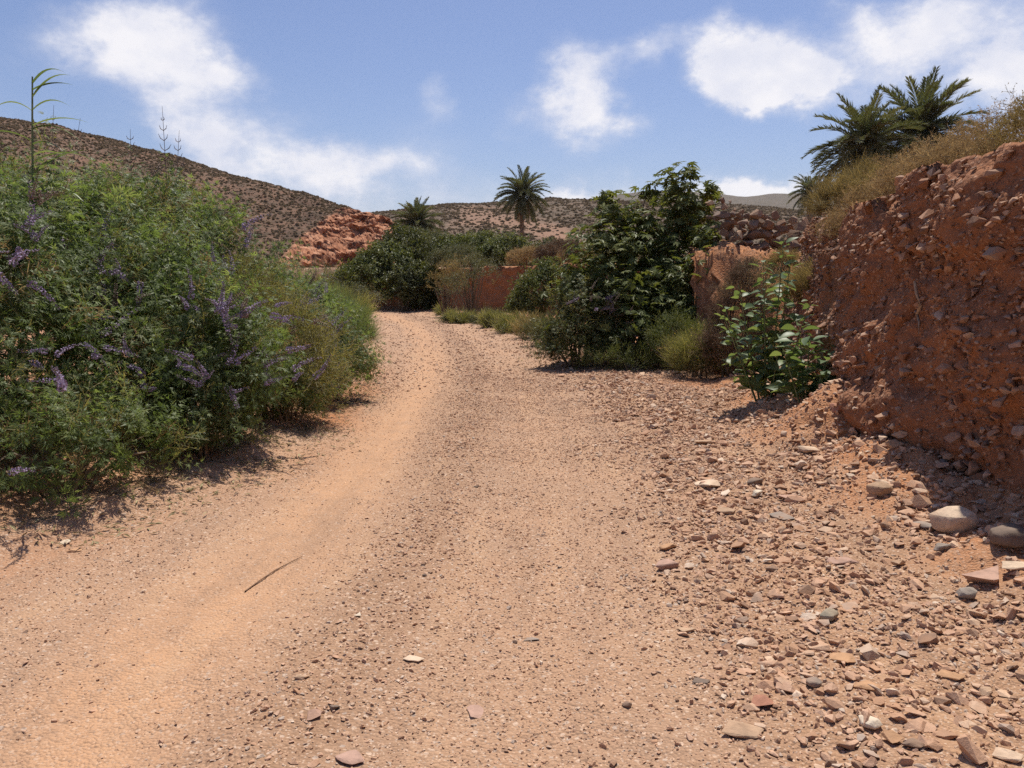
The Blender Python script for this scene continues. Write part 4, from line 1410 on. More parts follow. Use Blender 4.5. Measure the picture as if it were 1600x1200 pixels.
def shrub(name, label, cat, loc, lumps, tmpl, count, mat, group=None, size=1.0, spikes=0, dry_spikes=0, up=0.5, rnd=0.45, depth=0.4,
          stems=7, stem_r=0.016, low=-0.3, tint=(0.5, 0.22), drop_to_ground=True, lean=(0, 0, 0), stem_mat='twig', stalks=0):
    SHRUB_SEED[0] += 7
    rg = np.random.default_rng(SHRUB_SEED[0])
    x, y = loc[0], loc[1]
    z = loc[2] if len(loc) > 2 else float(H(np.array([x]), np.array([y]))[0])
    root = thing(name, label, cat, (x, y, z), group)
    P, Nn = lump_points(lumps, count, rg, depth, low)
    away = (Nn[:, 0] * x + Nn[:, 1] * y) / math.hypot(x, y)         # the far side of the shrub is thinner
    keep_ = (away < 0.25) | (Nn[:, 2] > 0.75) | (rg.random(len(P)) < 0.22)
    P, Nn = P[keep_], Nn[keep_]
    d = Nn * 0.75 + up * np.array([[0, 0, 1.0]]) + rnd * rg.normal(size=P.shape) + np.array([lean])
    R = basis(d, rg.random(len(P)) * 6.28)
    S = size * (0.7 + 0.5 * rg.random(len(P)))
    tt = tint[0] + tint[1] * rg.normal(size=len(P)) + 0.25 * fbm(P[:, 0] * 1.5 + x, P[:, 1] * 1.5 + y, P[:, 2] * 1.5, 2, 66)
    tl = np.linalg.norm(d, axis=1, keepdims=True)
    base = P - d / tl * (0.2 * S)[:, None]
    if len(loc) < 3:      # keep roots above the ground they hang over
        gz = H(base[:, 0] + x, base[:, 1] + y) - z
        ok = base[:, 2] > gz + 0.0
        base, R, S, tt, P, d = base[ok], R[ok], S[ok], tt[ok], P[ok], d[ok]
    acc = Acc()
    T = TP[tmpl]
    which = rg.integers(0, len(T), len(base))
    for q in range(len(T)):
        sel = which == q
        stamp(acc, T[q], R[sel], base[sel], S[sel], tt[sel])
    if tmpl == 'vitex':
        k2 = rg.random(len(base)) < 0.24
        for q in range(4):
            sel = k2 & (which % 4 == q)
            jit = base[sel] + 0.08 * rg.normal(size=(sel.sum(), 3))
            stamp(acc, TP['small'][q], R[sel], jit, S[sel] * 1.15, tt[sel], 1)
            sel = (rg.random(len(base)) < 0.12) & (which % 4 == q)
            stamp(acc, TP['twig'][q], R[sel], base[sel] + 0.06 * rg.normal(size=(sel.sum(), 3)), S[sel] * 1.1, tt[sel], 2)
    link('foliage', acc.mesh('foliage', [M[mat], M['vitex_grey'], M['dry']] if tmpl == 'vitex' else M[mat]), root)
    if stems:
        acc = Acc()
        pick = rg.integers(0, len(base), stems * 3)
        for q in pick:
            e = base[q]
            s0 = np.array([0.25 * e[0], 0.25 * e[1], -0.05]) + np.array([0.06 * rg.normal(), 0.06 * rg.normal(), 0])
            mid = s0 * 0.45 + e * 0.55 + np.array([0.08 * rg.normal(), 0.08 * rg.normal(), 0.12])
            pts = [s0, s0 * .6 + mid * .4 + np.array([0, 0, .04]), mid, mid * .4 + e * .6, e]
            tube(acc, pts, [stem_r, stem_r * .85, stem_r * .65, stem_r * .45, stem_r * .2], 4, rg.random(), 0, False)
        link('stem', acc.mesh('stem', M[stem_mat]), root)
    for kind_, num in ((SPIKES, spikes), (SPIKES_DRY, dry_spikes)):
        if not num:
            continue
        front = np.where((P[:, 1] < np.percentile(P[:, 1], 55)) & (P[:, 2] < np.percentile(P[:, 2], 82)))[0]
        c0 = rg.choice(front, max(1, num // 3))
        for q in c0:
            for _ in range(3):
                pd = unit(d[q]) * 0.6 + np.array([0.45, -0.35, 0.15]) + 0.45 * rg.normal(size=3)
                pos = base[q] + unit(d[q]) * 0.46 * S[q] + 0.07 * rg.normal(size=3)
                Rm = basis(pd[None], np.array([rg.random() * 6]))[0] * (1.0 + 0.7 * rg.random())
                m4 = np.eye(4); m4[:3, :3] = Rm; m4[:3, 3] = pos
                link('flower_spike', kind_[rg.integers(0, len(kind_))], root, Matrix(m4))
    for k in range(stalks):   # tall bare flower stalks standing out of the top
        top = np.argsort(-P[:, 2])[:max(16, len(P) // 20)]
        q = rg.choice(top)
        acc = Acc()
        b0 = base[q]; hgt = 0.6 + 0.35 * rg.random()
        dirn = unit([0.12 * rg.normal(), 0.12 * rg.normal(), 1])
        tube(acc, [b0, b0 + dirn * hgt * .5, b0 + dirn * hgt], [.006, .004, .002], 3, .4)
        for s in range(5):
            pz = b0 + dirn * hgt * (0.35 + 0.12 * s)
            for sd in (-1, 1):
                e = pz + unit([sd * 0.6, 0.3 * rg.normal(), 0.8]) * 0.10 * (1.2 - 0.16 * s)
                tube(acc, [pz, (pz + e) / 2 + np.array([sd * .01, 0, -.008]), e], [.004, .005, .002], 3, .4)
        link('flower_stalk', acc.mesh('flower_stalk', M['flower_dry']), root)
    return root


def dome(cx, cy, cz, r, h):
    return (cx, cy, cz, r, r, h)


# ------------------------------------------------------------------ the flowering thicket on the left
LG = 'shrubs of the thicket along the left road edge'


def ground_at(x, y):
    return float(H(np.array([x]), np.array([y]))[0])


shrub('chaste_tree', 'big chaste tree with the most violet flower spikes, at the left picture edge', 'shrub', (-4.45, 6.3),
      [dome(0, 0, .75, 1.15, 1.0), dome(.55, -.45, .55, .75, .75), dome(.35, .35, 1.0, .9, .95), dome(-.7, .1, .9, .9, 1.1)],
      'vitex', 950, 'vitex', LG, 1.0, spikes=90, dry_spikes=24)
shrub('chaste_tree', 'tall bright green shrub behind the reed, topmost of the left thicket', 'shrub', (-5.3, 8.7),
      [dome(0, 0, 1.2, 1.4, 1.25), dome(.9, -.2, 1.1, 1.1, 1.1), dome(-1.0, -.2, 1.1, 1.2, 1.2)],
      'vitex', 800, 'vitex', LG, 1.05, spikes=12, dry_spikes=9, stalks=4, tint=(.6, .2))
shrub('chaste_tree', 'green shrub with upright bare flower stalks against the brown hill', 'shrub', (-4.35, 9.6),
      [dome(0, 0, 1.1, 1.15, 1.25), dome(.6, .3, .9, .9, 1.0)],
      'vitex', 700, 'vitex', LG, 1.05, spikes=9, dry_spikes=9, stalks=5, tint=(.55, .2))
shrub('chaste_tree', 'violet-flowered shrub overhanging the road edge in the middle of the thicket', 'shrub', (-3.12, 7.35),
      [dome(0, 0, .6, .95, .85), dome(.45, -.35, .45, .6, .6), dome(-.35, .3, .95, .8, .85)],
      'vitex', 760, 'vitex', LG, 0.95, spikes=72, dry_spikes=18)
shrub('low_shrub', 'low leafy shrub sprawling onto the dirt at the near end of the thicket', 'shrub', (-3.12, 5.3),
      [dome(0, 0, .22, .5, .42), dome(-.5, .15, .3, .55, .55), dome(.3, .45, .25, .4, .4)],
      'vitex', 300, 'vitex', LG, 0.8, spikes=12, tint=(.6, .2))
shrub('low_shrub', 'low dark shrub at the road edge below the violet-flowered shrub', 'shrub', (-2.62, 6.6),
      [dome(0, 0, .2, .42, .4), dome(-.25, .4, .3, .5, .55)],
      'vitex', 260, 'vitex', LG, 0.75, spikes=9, tint=(.4, .2))
shrub('olive_shrub', 'yellowish olive fine-leaved shrub in the middle of the thicket', 'shrub', (-2.88, 8.9),
      [dome(0, 0, .55, 1.0, .80), dome(.45, -.4, .40, .65, .55), dome(-.5, .3, .85, .85, .80), dome(-.25, -.6, .6, .7, .7)],
      'small', 1500, 'vitex_grey', LG, 1.0, spikes=9, up=0.3)
shrub('chaste_tree', 'green shrub with drooping faded violet spikes near the road, before the feathery shrub', 'shrub', (-2.80, 10.7),
      [dome(0, 0, .40, .9, .58), dome(.35, -.35, .3, .6, .45), dome(-.5, .35, .55, .8, .65)],
      'vitex', 560, 'vitex', LG, 0.95, spikes=36, dry_spikes=9)
shrub('chaste_tree', 'shrub with many leaning grey-violet spikes beside the olive shrub', 'shrub', (-3.75, 11.9),
      [dome(0, 0, .65, 1.1, .75), dome(.5, .4, .5, .8, .6)],
      'vitex', 520, 'vitex', LG, 1.0, spikes=45, dry_spikes=15, tint=(.5, .2))
shrub('low_shrub', 'low green shrub spreading at the road edge under the olive shrub', 'shrub', (-2.42, 8.25),
      [dome(0, 0, .2, .42, .38), dome(-.3, .35, .3, .5, .5), dome(.05, .5, .2, .4, .35)],
      'vitex', 260, 'vitex', LG, 0.75, spikes=6, tint=(.5, .2))
shrub('low_shrub', 'low shrub with drooping violet spikes at the road edge where the thicket juts out', 'shrub', (-2.45, 9.8),
      [dome(0, 0, .22, .45, .42), dome(-.35, .3, .3, .5, .5)],
      'vitex', 260, 'vitex', LG, 0.8, spikes=30, tint=(.45, .2))
shrub('feathery_shrub', 'rounded feathery blue-green shrub at the far end of the thicket by the road', 'shrub', (-3.75, 15.9),
      [dome(0, 0, .4, 1.0, .6), dome(-.6, .5, .4, .9, .55)],
      'fine', 1000, 'broom', LG, 0.85, up=0.9, rnd=0.3, stems=3, spikes=9)
shrub('feathery_shrub', 'taller feathery shrub just behind the rounded one', 'shrub', (-4.6, 17.8),
      [dome(0, 0, .4, 1.2, .6), dome(-.9, .4, .4, 1.0, .55)],
      'fine', 700, 'broom', LG, 1.0, up=0.9, rnd=0.3, stems=3)
shrub('chaste_tree', 'green shrub between the leaning violet spikes and the feathery shrubs', 'shrub', (-4.2, 13.9),
      [dome(0, 0, .4, 1.0, .6), dome(-.7, .2, .45, .9, .6)],
      'vitex', 480, 'vitex', LG, 1.0, spikes=15)
shrub('grey_shrub', 'yellow-green shrub on the slope below the hill, behind the thicket', 'shrub', (-6.3, 14.3),
      [dome(0, 0, .5, 1.5, .7), dome(-1.2, -.6, .5, 1.3, .8)],
      'small_far', 700, 'grey_green', LG, 1.1, up=0.4)
shrub('grey_shrub', 'pale yellow-green grassy shrub beyond the feathery shrubs', 'shrub', (-6.2, 20.5),
      [dome(0, 0, .3, 1.4, .5), dome(1.1, 1.2, .3, 1.2, .45)],
      'fine_far', 700, 'grass', LG, 1.0, up=0.8)
shrub('grey_shrub', 'dull green shrub where the road disappears behind the thicket', 'shrub', (-7.4, 26.5),
      [dome(0, 0, .3, 1.7, .6), dome(1.3, 2.0, .3, 1.3, .5)],
      'small_far', 650, 'grey_green', LG, 1.2, up=0.5)
shrub('chaste_tree', 'dense green shrub at the very left edge behind the big chaste tree', 'shrub', (-6.4, 7.2),
      [dome(0, 0, 1.1, 1.3, 1.3), dome(-1.2, .4, 1.0, 1.3, 1.2)],
      'vitex', 300, 'vitex', LG, 1.1, spikes=9)


def reed():
    p = at(40, 330, 6.9)
    x, y = p.x, p.y
    z = ground_at(x, y)
    root = thing('giant_reed', 'single tall reed cane with long arching leaves rising above the thicket', 'reed', (x, y, z))
    top = 1.6 + (HOR - 132) / 1267 * y - z
    acc = Acc()
    def c(t):
        return np.array([0.20 * t * t - 0.06 * t, 0.05 * math.sin(3 * t), top * t])
    tube(acc, [c(t) for t in np.linspace(0, 1, 9)], np.linspace(.019, .006, 9), 6, .5)
    link('cane', acc.mesh('cane', M['green_stem']), root)
    rg = np.random.default_rng(8)
    for k in range(26):
        t = 0.40 + 0.59 * k / 25 + 0.008 * rg.normal()
        az = (0.0 if k % 2 else math.pi) + rg.normal() * 0.45
        if k > 13 and rg.random() < 0.5:
            az = rg.normal() * 0.6
        L = 0.44 * (1.1 - 0.35 * abs(t - .75)) * (0.8 + 0.3 * rg.random()) * (0.75 if k > 22 else 1) * (0.75 + 0.5 * rg.random())
        rise = 0.35 + 0.5 * rg.random() + 3.0 * max(0, t - .86) * rg.random() * 2
        out = np.array([math.cos(az), math.sin(az), 0]); side = np.array([-math.sin(az), math.cos(az), 0])
        V, F = [], []
        n = 9
        sag = 1.1 if k < 11 else 0.45 * rg.random()
        for s in range(n):
            q = s / (n - 1)
            pt = out * L * (q * .9) + np.array([0, 0, L * (rise * q - (0.30 * rise + .12 + sag) * q * q)])
            w = (0.030 if k < 13 else 0.016) * math.sin(math.pi * (0.12 + 0.88 * q) ** 0.7) + 0.001
            V += [pt - side * w + np.array([0, 0, w * .5]), pt, pt + side * w + np.array([0, 0, w * .5])]
        for s in range(n - 1):
            for e in (0, 1):
                a = s * 3 + e
                F.append((a, a + 1, a + 4, a + 3))
        acc = Acc(); acc.add(np.array(V), np.array(F), rg.random())
        link('leaf', acc.mesh('reed_leaf', M['reed'], True), root, Matrix.Translation(Vector(c(t))))


reed()

# ------------------------------------------------------------------ palms
def frond_mesh(name, elev, L, seed, mat, droop, leaf=0.30, pairs=52):
    rg = np.random.default_rng(seed)
    acc = Acc()
    n = 10
    pts = [np.zeros(3)]
    a = elev
    for i in range(n):
        a -= droop / n * (0.4 + 1.2 * i / n)
        pts.append(pts[-1] + np.array([math.cos(a), 0, math.sin(a)]) * L / n)
    pts = np.array(pts)
    tube(acc, pts, np.linspace(.022, .004, n + 1) * L / 2.6, 3, .8, 0, False)
    cum = np.linspace(0, 1, n + 1)
    V, F = [], []
    for k in range(pairs):
        t = 0.13 + 0.86 * k / (pairs - 1)
        p = np.array([np.interp(t, cum, pts[:, c]) for c in range(3)])
        q = np.array([np.interp(min(1, t + .02), cum, pts[:, c]) for c in range(3)])
        d = unit(q - p) if t < .98 else unit(pts[-1] - pts[-2])
        upv = unit(np.cross(d, np.array([0, 1.0, 0])) * -1)
        if upv[2] < 0: upv = -upv
        l = leaf * L / 2.6 * (math.sin(math.pi * (0.18 + 0.74 * t)) ** 0.7) * (0.85 + 0.3 * rg.random())
        for sd in (-1, 1):
            dd = unit(d * (0.75 + 0.3 * t) + np.array([0, sd * 0.8, 0]) + upv * (0.42 + 0.2 * rg.normal()))
            add_leaf(V, F, p, dd, upv + 0.3 * rg.normal(size=3), l * 1.6, 0.055 * L / 2.6, 0.12, 0.35)
    V, F, t = finish(V, F, rg, .15)
    acc.add(V, F, np.clip(0.5 + t, 0, 1), 0)
    return acc.mesh(name, mat)


def palm(label, base, crown_z, L, nfr, seed, trunk_r=0.2, dead=6, droopy=1.0, lo=-0.9, offset=(0, 0), leaf=0.30, skirt=0):
    rg = np.random.default_rng(seed)
    x, y = base
    z = ground_at(x, y)
    root = thing('date_palm', label, 'palm tree', (x, y, z), 'date palms on the terrace')
    h = crown_z - z
    acc = Acc()
    n = max(6, int(h / 0.18))
    pts = np.array([[offset[0] * (i / n) ** 1.5, offset[1] * (i / n) ** 1.5, h * i / n - 0.15] for i in range(n + 1)])
    rad = trunk_r * (1.15 - 0.2 * np.linspace(0, 1, n + 1)) * (1 + 0.10 * (np.arange(n + 1) % 2)) + 0.06 * sstep(.8, 1, np.linspace(0, 1, n + 1))
    tube(acc, pts, rad, 9, .5)
    V, F = [], []
    for k in range(int(h * 26)):           # stubs of old leaf bases
        t = rg.random()
        az = rg.random() * 6.28
        p = np.array([np.interp(t, np.linspace(0, 1, n + 1), pts[:, c]) for c in range(3)])
        o = np.array([math.cos(az), math.sin(az), 0])
        add_leaf(V, F, p + o * trunk_r * .9, unit(o * .7 + np.array([0, 0, 1.0])), o, 0.26, 0.14, -.1, .5)
    acc.add(np.array(V), np.array(F), rg.random(len(V)))
    link('trunk', acc.mesh('trunk', M['trunk'], False), root)
    top = Vector(pts[-1])
    classes = [frond_mesh('frond', e, L, seed * 13 + i, M['frond'], d * droopy, leaf)
               for i, (e, d) in enumerate(((1.45, .35), (1.2, .6), (.95, .8), (.65, .95), (.3, 1.0), (-.05, .9), (-.45, .7), (-.8, .5)))]
    deadm = [frond_mesh('dead_frond', e, L * .85, seed * 13 + 50 + i, M['frond_dry'], .5, leaf * .8) for i, e in enumerate((-1.0, -1.25))]
    elevs = np.array([1.45, 1.2, .95, .65, .3, -.05, -.45, -.8])
    for k in range(nfr):
        f = (k + 0.5) / nfr
        e = math.asin(1 - f * (1 - math.sin(lo)))
        c = int(np.argmin(np.abs(elevs - e - 0.12 * rg.normal())))
        m = Matrix.LocRotScale(top + Vector((0, 0, 0.12 * (1 - f))), Matrix.Rotation(k * 2.39996 + 0.2 * rg.normal(), 3, 'Z') @ Matrix.Rotation(0.06 * rg.normal(), 3, 'Y'), Vector([0.88 + 0.22 * rg.random()] * 3))
        link('frond', classes[c], root, m)
    for k in range(dead):
        m = Matrix.LocRotScale(top - Vector((0, 0, 0.15)), Matrix.Rotation(rg.random() * 6.28, 3, 'Z'), Vector([0.8 + 0.3 * rg.random()] * 3))
        link('dead_frond', deadm[k % 2], root, m)
    return root


p = at(815, 303, 82); palm('tall slender palm with round drooping crown, alone in the middle distance', (p.x, p.y), p.z, 3.0, 80, 3, .18, 6, 1.0, -.85, (.1, 0))
p = at(652, 348, 70); palm('short palm peeping over the dark bushes at the bend of the road', (p.x, p.y), p.z, 2.3, 90, 4, .28, 2, .8, -.35)
p = at(1346, 226, 47); palm('nearer of the two big shaggy palms above the cut bank', (p.x, p.y), p.z, 3.2, 82, 5, .30, 18, .95, -.75, (.2, 0), .34)
p = at(1442, 208, 51); palm('farther big shaggy palm, overlapped by the other above the cut bank', (p.x, p.y), p.z, 3.7, 82, 6, .30, 16, .85, -.6, (-.1, 0), .34)
p = at(1266, 300, 105); palm('small distant palm beside the dry bushes on the terrace', (p.x, p.y), p.z, 3.0, 64, 7, .26, 4, 1.0, -.8)

# ------------------------------------------------------------------ castor bean at the bend
def castor_leaf(seed):
    rg = np.random.default_rng(seed)
    V = [np.array([0, 0.0, 0.0])]
    F = []
    lobes = 7
    angs = np.linspace(-2.25, 2.25, lobes)
    lens = 0.5 * np.array([.55, .78, .95, 1.05, .95, .78, .55])
    notch = []
    for k in range(lobes + 1):
        a = (angs[0] - .35) if k == 0 else (angs[-1] + .35) if k == lobes else (angs[k - 1] + angs[k]) / 2
        r = 0.17
        notch.append(len(V)); V.append(np.array([math.sin(a) * r, math.cos(a) * r, 0.015]))
    for k in range(lobes):
        a = angs[k] + 0.06 * rg.normal(); l = lens[k] * (0.92 + .16 * rg.random())
        tip = len(V); V.append(np.array([math.sin(a) * l, math.cos(a) * l, -0.22 * l * l - .02]))
        ml = len(V)
        da = 0.24
        V.append(np.array([math.sin(a - da) * l * .62, math.cos(a - da) * l * .62, 0.0]))
        V.append(np.array([math.sin(a) * l * .55, math.cos(a) * l * .55, -0.03]))
        V.append(np.array([math.sin(a + da) * l * .62, math.cos(a + da) * l * .62, 0.0]))
        F += [(0, notch[k], ml + 1), (0, ml + 1, notch[k + 1]), (notch[k], ml, ml + 1), (ml, tip, ml + 1), (ml + 1, tip, ml + 2), (ml + 1, ml + 2, notch[k + 1])]
    return np.array(V), np.array(F)


def castor_bean():
    rg = np.random.default_rng(404)
    bx, by = 2.1, 15.2
    bz = ground_at(bx, by)
    root = thing('castor_bean_plant', 'large dark castor bean bush with star-shaped leaves leaning over the bend', 'shrub', (bx, by, bz))
    def c(u, v, y):
        q = at(u, v, y); return (q.x - bx, q.y - by, q.z - bz)
    L = []
    for (u, v, y, r, h) in ((950, 400, 14.9, .75, .7), (925, 450, 14.6, .6, .6), (1040, 430, 15.1, .85, .8), (1075, 370, 15.3, .55, .6), (960, 335, 15.2, .42, .42),
                            (1055, 302, 15.4, .52, .5), (1085, 330, 15.4, .50, .5), (1010, 355, 15.3, .55, .5), (985, 385, 15.0, .6, .5), (1010, 490, 14.6, .8, .6), (930, 505, 14.4, .55, .5), (1085, 470, 14.7, .45, .5),
                            (1110, 300, 15.4, .20, .22), (1012, 300, 15.4, .22, .2), (1075, 268, 15.4, .18, .16), (945, 312, 15.2, .18, .14)):
        L.append((*c(u, v, y), r, r, h))
    L = [(a, b, c_, r * 1.12, r2 * 1.12, h * 1.1) for (a, b, c_, r, r2, h) in L]
    L += [(*c(1098, 425, 14.0), .38, .35, .45), (*c(1103, 380, 14.4), .32, .3, .35), (*c(905, 520, 14.0), .5, .5, .4), (*c(985, 515, 13.7), .65, .5, .5), (*c(1060, 500, 13.8), .6, .4, .5), (*c(1000, 450, 15.6), .9, .6, .9), (*c(900, 460, 14.4), .5, .5, .6), (*c(970, 470, 14.0), .7, .5, .6), (*c(1050, 455, 14.2), .65, .5, .6)]
    P, Nn = lump_points(L, 4300, rg, 0.8, -0.8)
    m = len(P)
    nrm = Nn * 0.5 + np.array([[0, 0, 0.9]]) + 0.45 * rg.normal(size=(m, 3))
    R = basis(nrm, rg.random(m) * 6.28)
    S = 0.20 + 0.15 * rg.random(m)
    shapes = [castor_leaf(i) for i in range(5)]
    which = rg.integers(0, 5, m)
    # those nearest the camera and outermost are leaves one can pick out
    front = -(P[:, 1]) + 0.6 * (P[:, 2]) + 0.5 * np.linalg.norm(Nn * [1, .3, 1], axis=1) - 0.8 * rg.random(m)
    big = np.argsort(-front)[:300]
    isb = np.zeros(m, bool); isb[big] = True
    meshes = [shape_mesh('castor_leaf', T, M['castor']) for T in shapes]
    tag(instancer('foliage', P[~isb], eulers(R[~isb]), np.repeat(S[~isb][:, None], 3, 1), which[~isb], meshes, root), kind='stuff')
    for q in big:
        m4 = np.eye(4); m4[:3, :3] = R[q] * S[q]; m4[:3, 3] = P[q]
        link('leaf', meshes[which[q]], root, Matrix(m4))
    for l in L:
        acc = Acc()
        e = np.array(l[:3]); s0 = np.array([0.25 * rg.normal(), 0.15 * rg.normal(), -.1])
        mid = s0 * .5 + e * .5 + np.array([0.1 * rg.normal(), 0, .15])
        tube(acc, [s0, (s0 + mid) / 2, mid, (mid + e) / 2 + np.array([0, 0, .06]), e + np.array([0, 0, .15])], [.04, .032, .022, .014, .006], 6, .5)
        link('branch', acc.mesh('branch', M['twig'], True), root)


castor_bean()

# ------------------------------------------------------------------ wild tobacco at the foot of the bank
def oval_leaf(seed, w=0.48):
    rg = np.random.default_rng(seed)
    n = 6
    V, F = [], []
    for i in range(n):
        t = i / (n - 1)
        ww = w * 0.5 * math.sin(math.pi * (0.06 + 0.94 * t) ** 0.8) + 0.01
        zz = -0.25 * t * t + 0.05 * t
        V += [np.array([-ww, t, zz + ww * .25]), np.array([0, t, zz]), np.array([ww, t, zz + ww * .25])]
    for i in range(n - 1):
        for e in (0, 1):
            a = i * 3 + e
            F.append((a, a + 1, a + 4, a + 3))
    return np.array(V), np.array(F)


def leafy_plant(name, label, loc, stems, leaf, lw, nleaf, seed, spread, group=None, mat='tobacco'):
    rg = np.random.default_rng(seed)
    x, y = loc
    z = ground_at(x, y)
    root = thing(name, label, 'plant', (x, y, z), group)
    T = [oval_leaf(seed + i, lw) for i in range(3)]
    meshes = [shape_mesh('leaf', t, M[mat], True) for t in T]
    for (dx, dy, h) in stems:
        acc = Acc()
        def c(t):
            return np.array([dx * (0.25 + .75 * t), dy * (0.25 + .75 * t), h * t - .03])
        tube(acc, [c(t) for t in (0, .25, .5, .75, 1)], [.012, .010, .008, .006, .003], 5, .5)
        link('stem', acc.mesh('stem', M['green_stem'], True), root)
        k = int(nleaf * h)
        for i in range(k):
            t = 0.10 + 0.9 * (i + rg.random() * .5) / k
            az = i * 2.4 + rg.normal() * .4
            s = leaf * (1.15 - 0.65 * t) * (0.7 + 0.55 * rg.random())
            out = np.array([math.cos(az), math.sin(az), 0.65 - 1.0 * rg.random()])
            out = out / np.linalg.norm(out)
            side = unit(np.cross(out, [0.5 * rg.normal(), 0.5 * rg.normal(), 1.0])); up = np.cross(side, out)
            pet = c(t) + out * spread * (0.5 + .6 * rg.random())
            m4 = np.eye(4)
            m4[:3, 0], m4[:3, 1], m4[:3, 2], m4[:3, 3] = side * s, out * s, up * s, pet
            link('leaf', meshes[rg.integers(0, 3)], root, Matrix(m4))
    return root


leafy_plant('wild_tobacco', 'tall leggy blue-green leafy plant standing at the foot of the bank', (2.88, 8.95),
            [(.1, 0, 1.8), (-.35, .1, 1.3), (.25, .2, 1.5), (-.55, -.1, .95), (.42, -.05, 1.15), (-.15, -.2, 1.25), (-.05, .2, 1.55), (-.45, .3, 1.05), (.0, -.35, .8)], .21, .50, 30, 510, .05)
leafy_plant('wild_tobacco', 'low plant with broad drooping green leaves in front of the leggy blue-green plant', (2.98, 8.05),
            [(0, 0, .70), (-.28, -.05, .55), (.2, -.08, .60), (-.05, .16, .8), (.1, -.25, .45)], .25, .56, 30, 520, .07)
leafy_plant('seedling', 'small green seedling on the orange dirt by the road, left of two', (on_ground(1038, 578)[0], on_ground(1038, 578)[1]),
            [(0, 0, .16), (.1, .02, .12)], .13, .5, 60, 530, .02, 'two seedlings on the orange dirt')
leafy_plant('seedling', 'small grey-green seedling on the orange dirt beside the greener one', (on_ground(1070, 580)[0], on_ground(1070, 580)[1]),
            [(0, 0, .20), (-.06, .04, .16)], .10, .35, 70, 540, .02, 'two seedlings on the orange dirt')

# ------------------------------------------------------------------ shrubs on the right of the road
RG_ = 'shrubs between the road and the terrace'


def place(u, v, y):
    q = at(u, v, y)
    return (q.x, q.y)


shrub('chaste_tree', 'dark chaste tree with lilac spikes at the road edge, leaning on the castor bush', 'shrub', place(898, 545, 13.9),
      [dome(0, 0, .5, .45, .6), dome(.15, .2, 1.0, .42, .55), dome(-.3, .15, .3, .4, .35), dome(.45, .0, .4, .4, .5)], 'vitex', 460, 'mid_green', RG_, 0.95, spikes=15, dry_spikes=15)
shrub('low_bush', 'low dense green bush at the foot of the castor bush', 'shrub', place(985, 550, 13.3),
      [dome(0, 0, .15, .45, .30), dome(.5, .1, .2, .4, .38), dome(-.45, .1, .15, .4, .28), dome(.9, .25, .15, .35, .3)], 'small', 620, 'mid_green', RG_, 0.75, up=.6)
shrub('low_bush', 'green bush at the dark corner between castor bush and orange slope', 'shrub', place(1085, 530, 12.9),
      [dome(0, 0, .35, .5, .5), dome(-.3, .2, .45, .45, .5)], 'small', 380, 'mid_green', RG_, 0.9)
yf = shrub('yellow_flowered_weed', 'straggly weed with small yellow flowers below the orange slope', 'plant', place(1092, 545, 12.2),
      [dome(0, 0, .3, .45, .4)], 'fine', 240, 'grass', RG_, 0.75, up=.8, stems=3)
acc = Acc(); rg_ = np.random.default_rng(3)
Pf, Nf = lump_points([(0, 0, .42, .5, .45, .42)], 70, rg_, .3)
stamp(acc, (PEBBLE[0][0], PEBBLE[0][1], np.zeros(len(PEBBLE[0][0]))), basis(Nf, rg_.random(len(Pf)) * 6), Pf, 0.022 + 0 * Pf[:, 0], rg_.random(len(Pf)))
link('blossom', acc.mesh('blossom', M['flower_yellow']), yf)
shrub('dry_bush', 'brown dry bush rising in front of the orange slope beside the leggy plant', 'shrub', place(1148, 500, 11.9),
      [dome(0, 0, .6, .42, .75), dome(.10, .1, 1.15, .36, .55), dome(-.2, -.1, .4, .4, .45), dome(.3, 0, .5, .35, .5)], 'twig', 820, 'dry_brown', RG_, 0.9, up=.8)
for (x_, y_, r_, h_, tm_, mt_, n_, lab_) in (
        (4.55, 13.6, .20, .22, 'fine', 'dry_olive', 90, 'olive dry bush at the top of the orange slope under the stone wall'),
        (4.05, 13.35, .24, .28, 'small', 'grey_green', 170, 'greener bush near the top of the orange slope, under the middle of the stone wall'),
        (3.75, 13.0, .34, .42, 'twig', 'dry_olive', 300, 'dry olive bush a third of the way down the orange slope'),
        (3.55, 12.6, .36, .58, 'small', 'grey_green', 300, 'thin greenish bush halfway down the orange slope'),
        (3.8, 12.1, .28, .45, 'twig', 'dry_olive', 200, 'straggly dry bush low on the orange slope behind the leggy plant')):
    shrub('slope_bush', lab_, 'shrub', (x_, y_), [dome(0, 0, h_ * .4, r_, h_ * .8), dome(r_ * .6, -.1, h_ * .2, r_ * .7, h_ * .7), dome(-r_ * .6, .1, h_ * .3, r_ * .7, h_ * .6)],
          tm_, n_, mt_, RG_, .55, up=.8, stems=3, stem_r=.008)

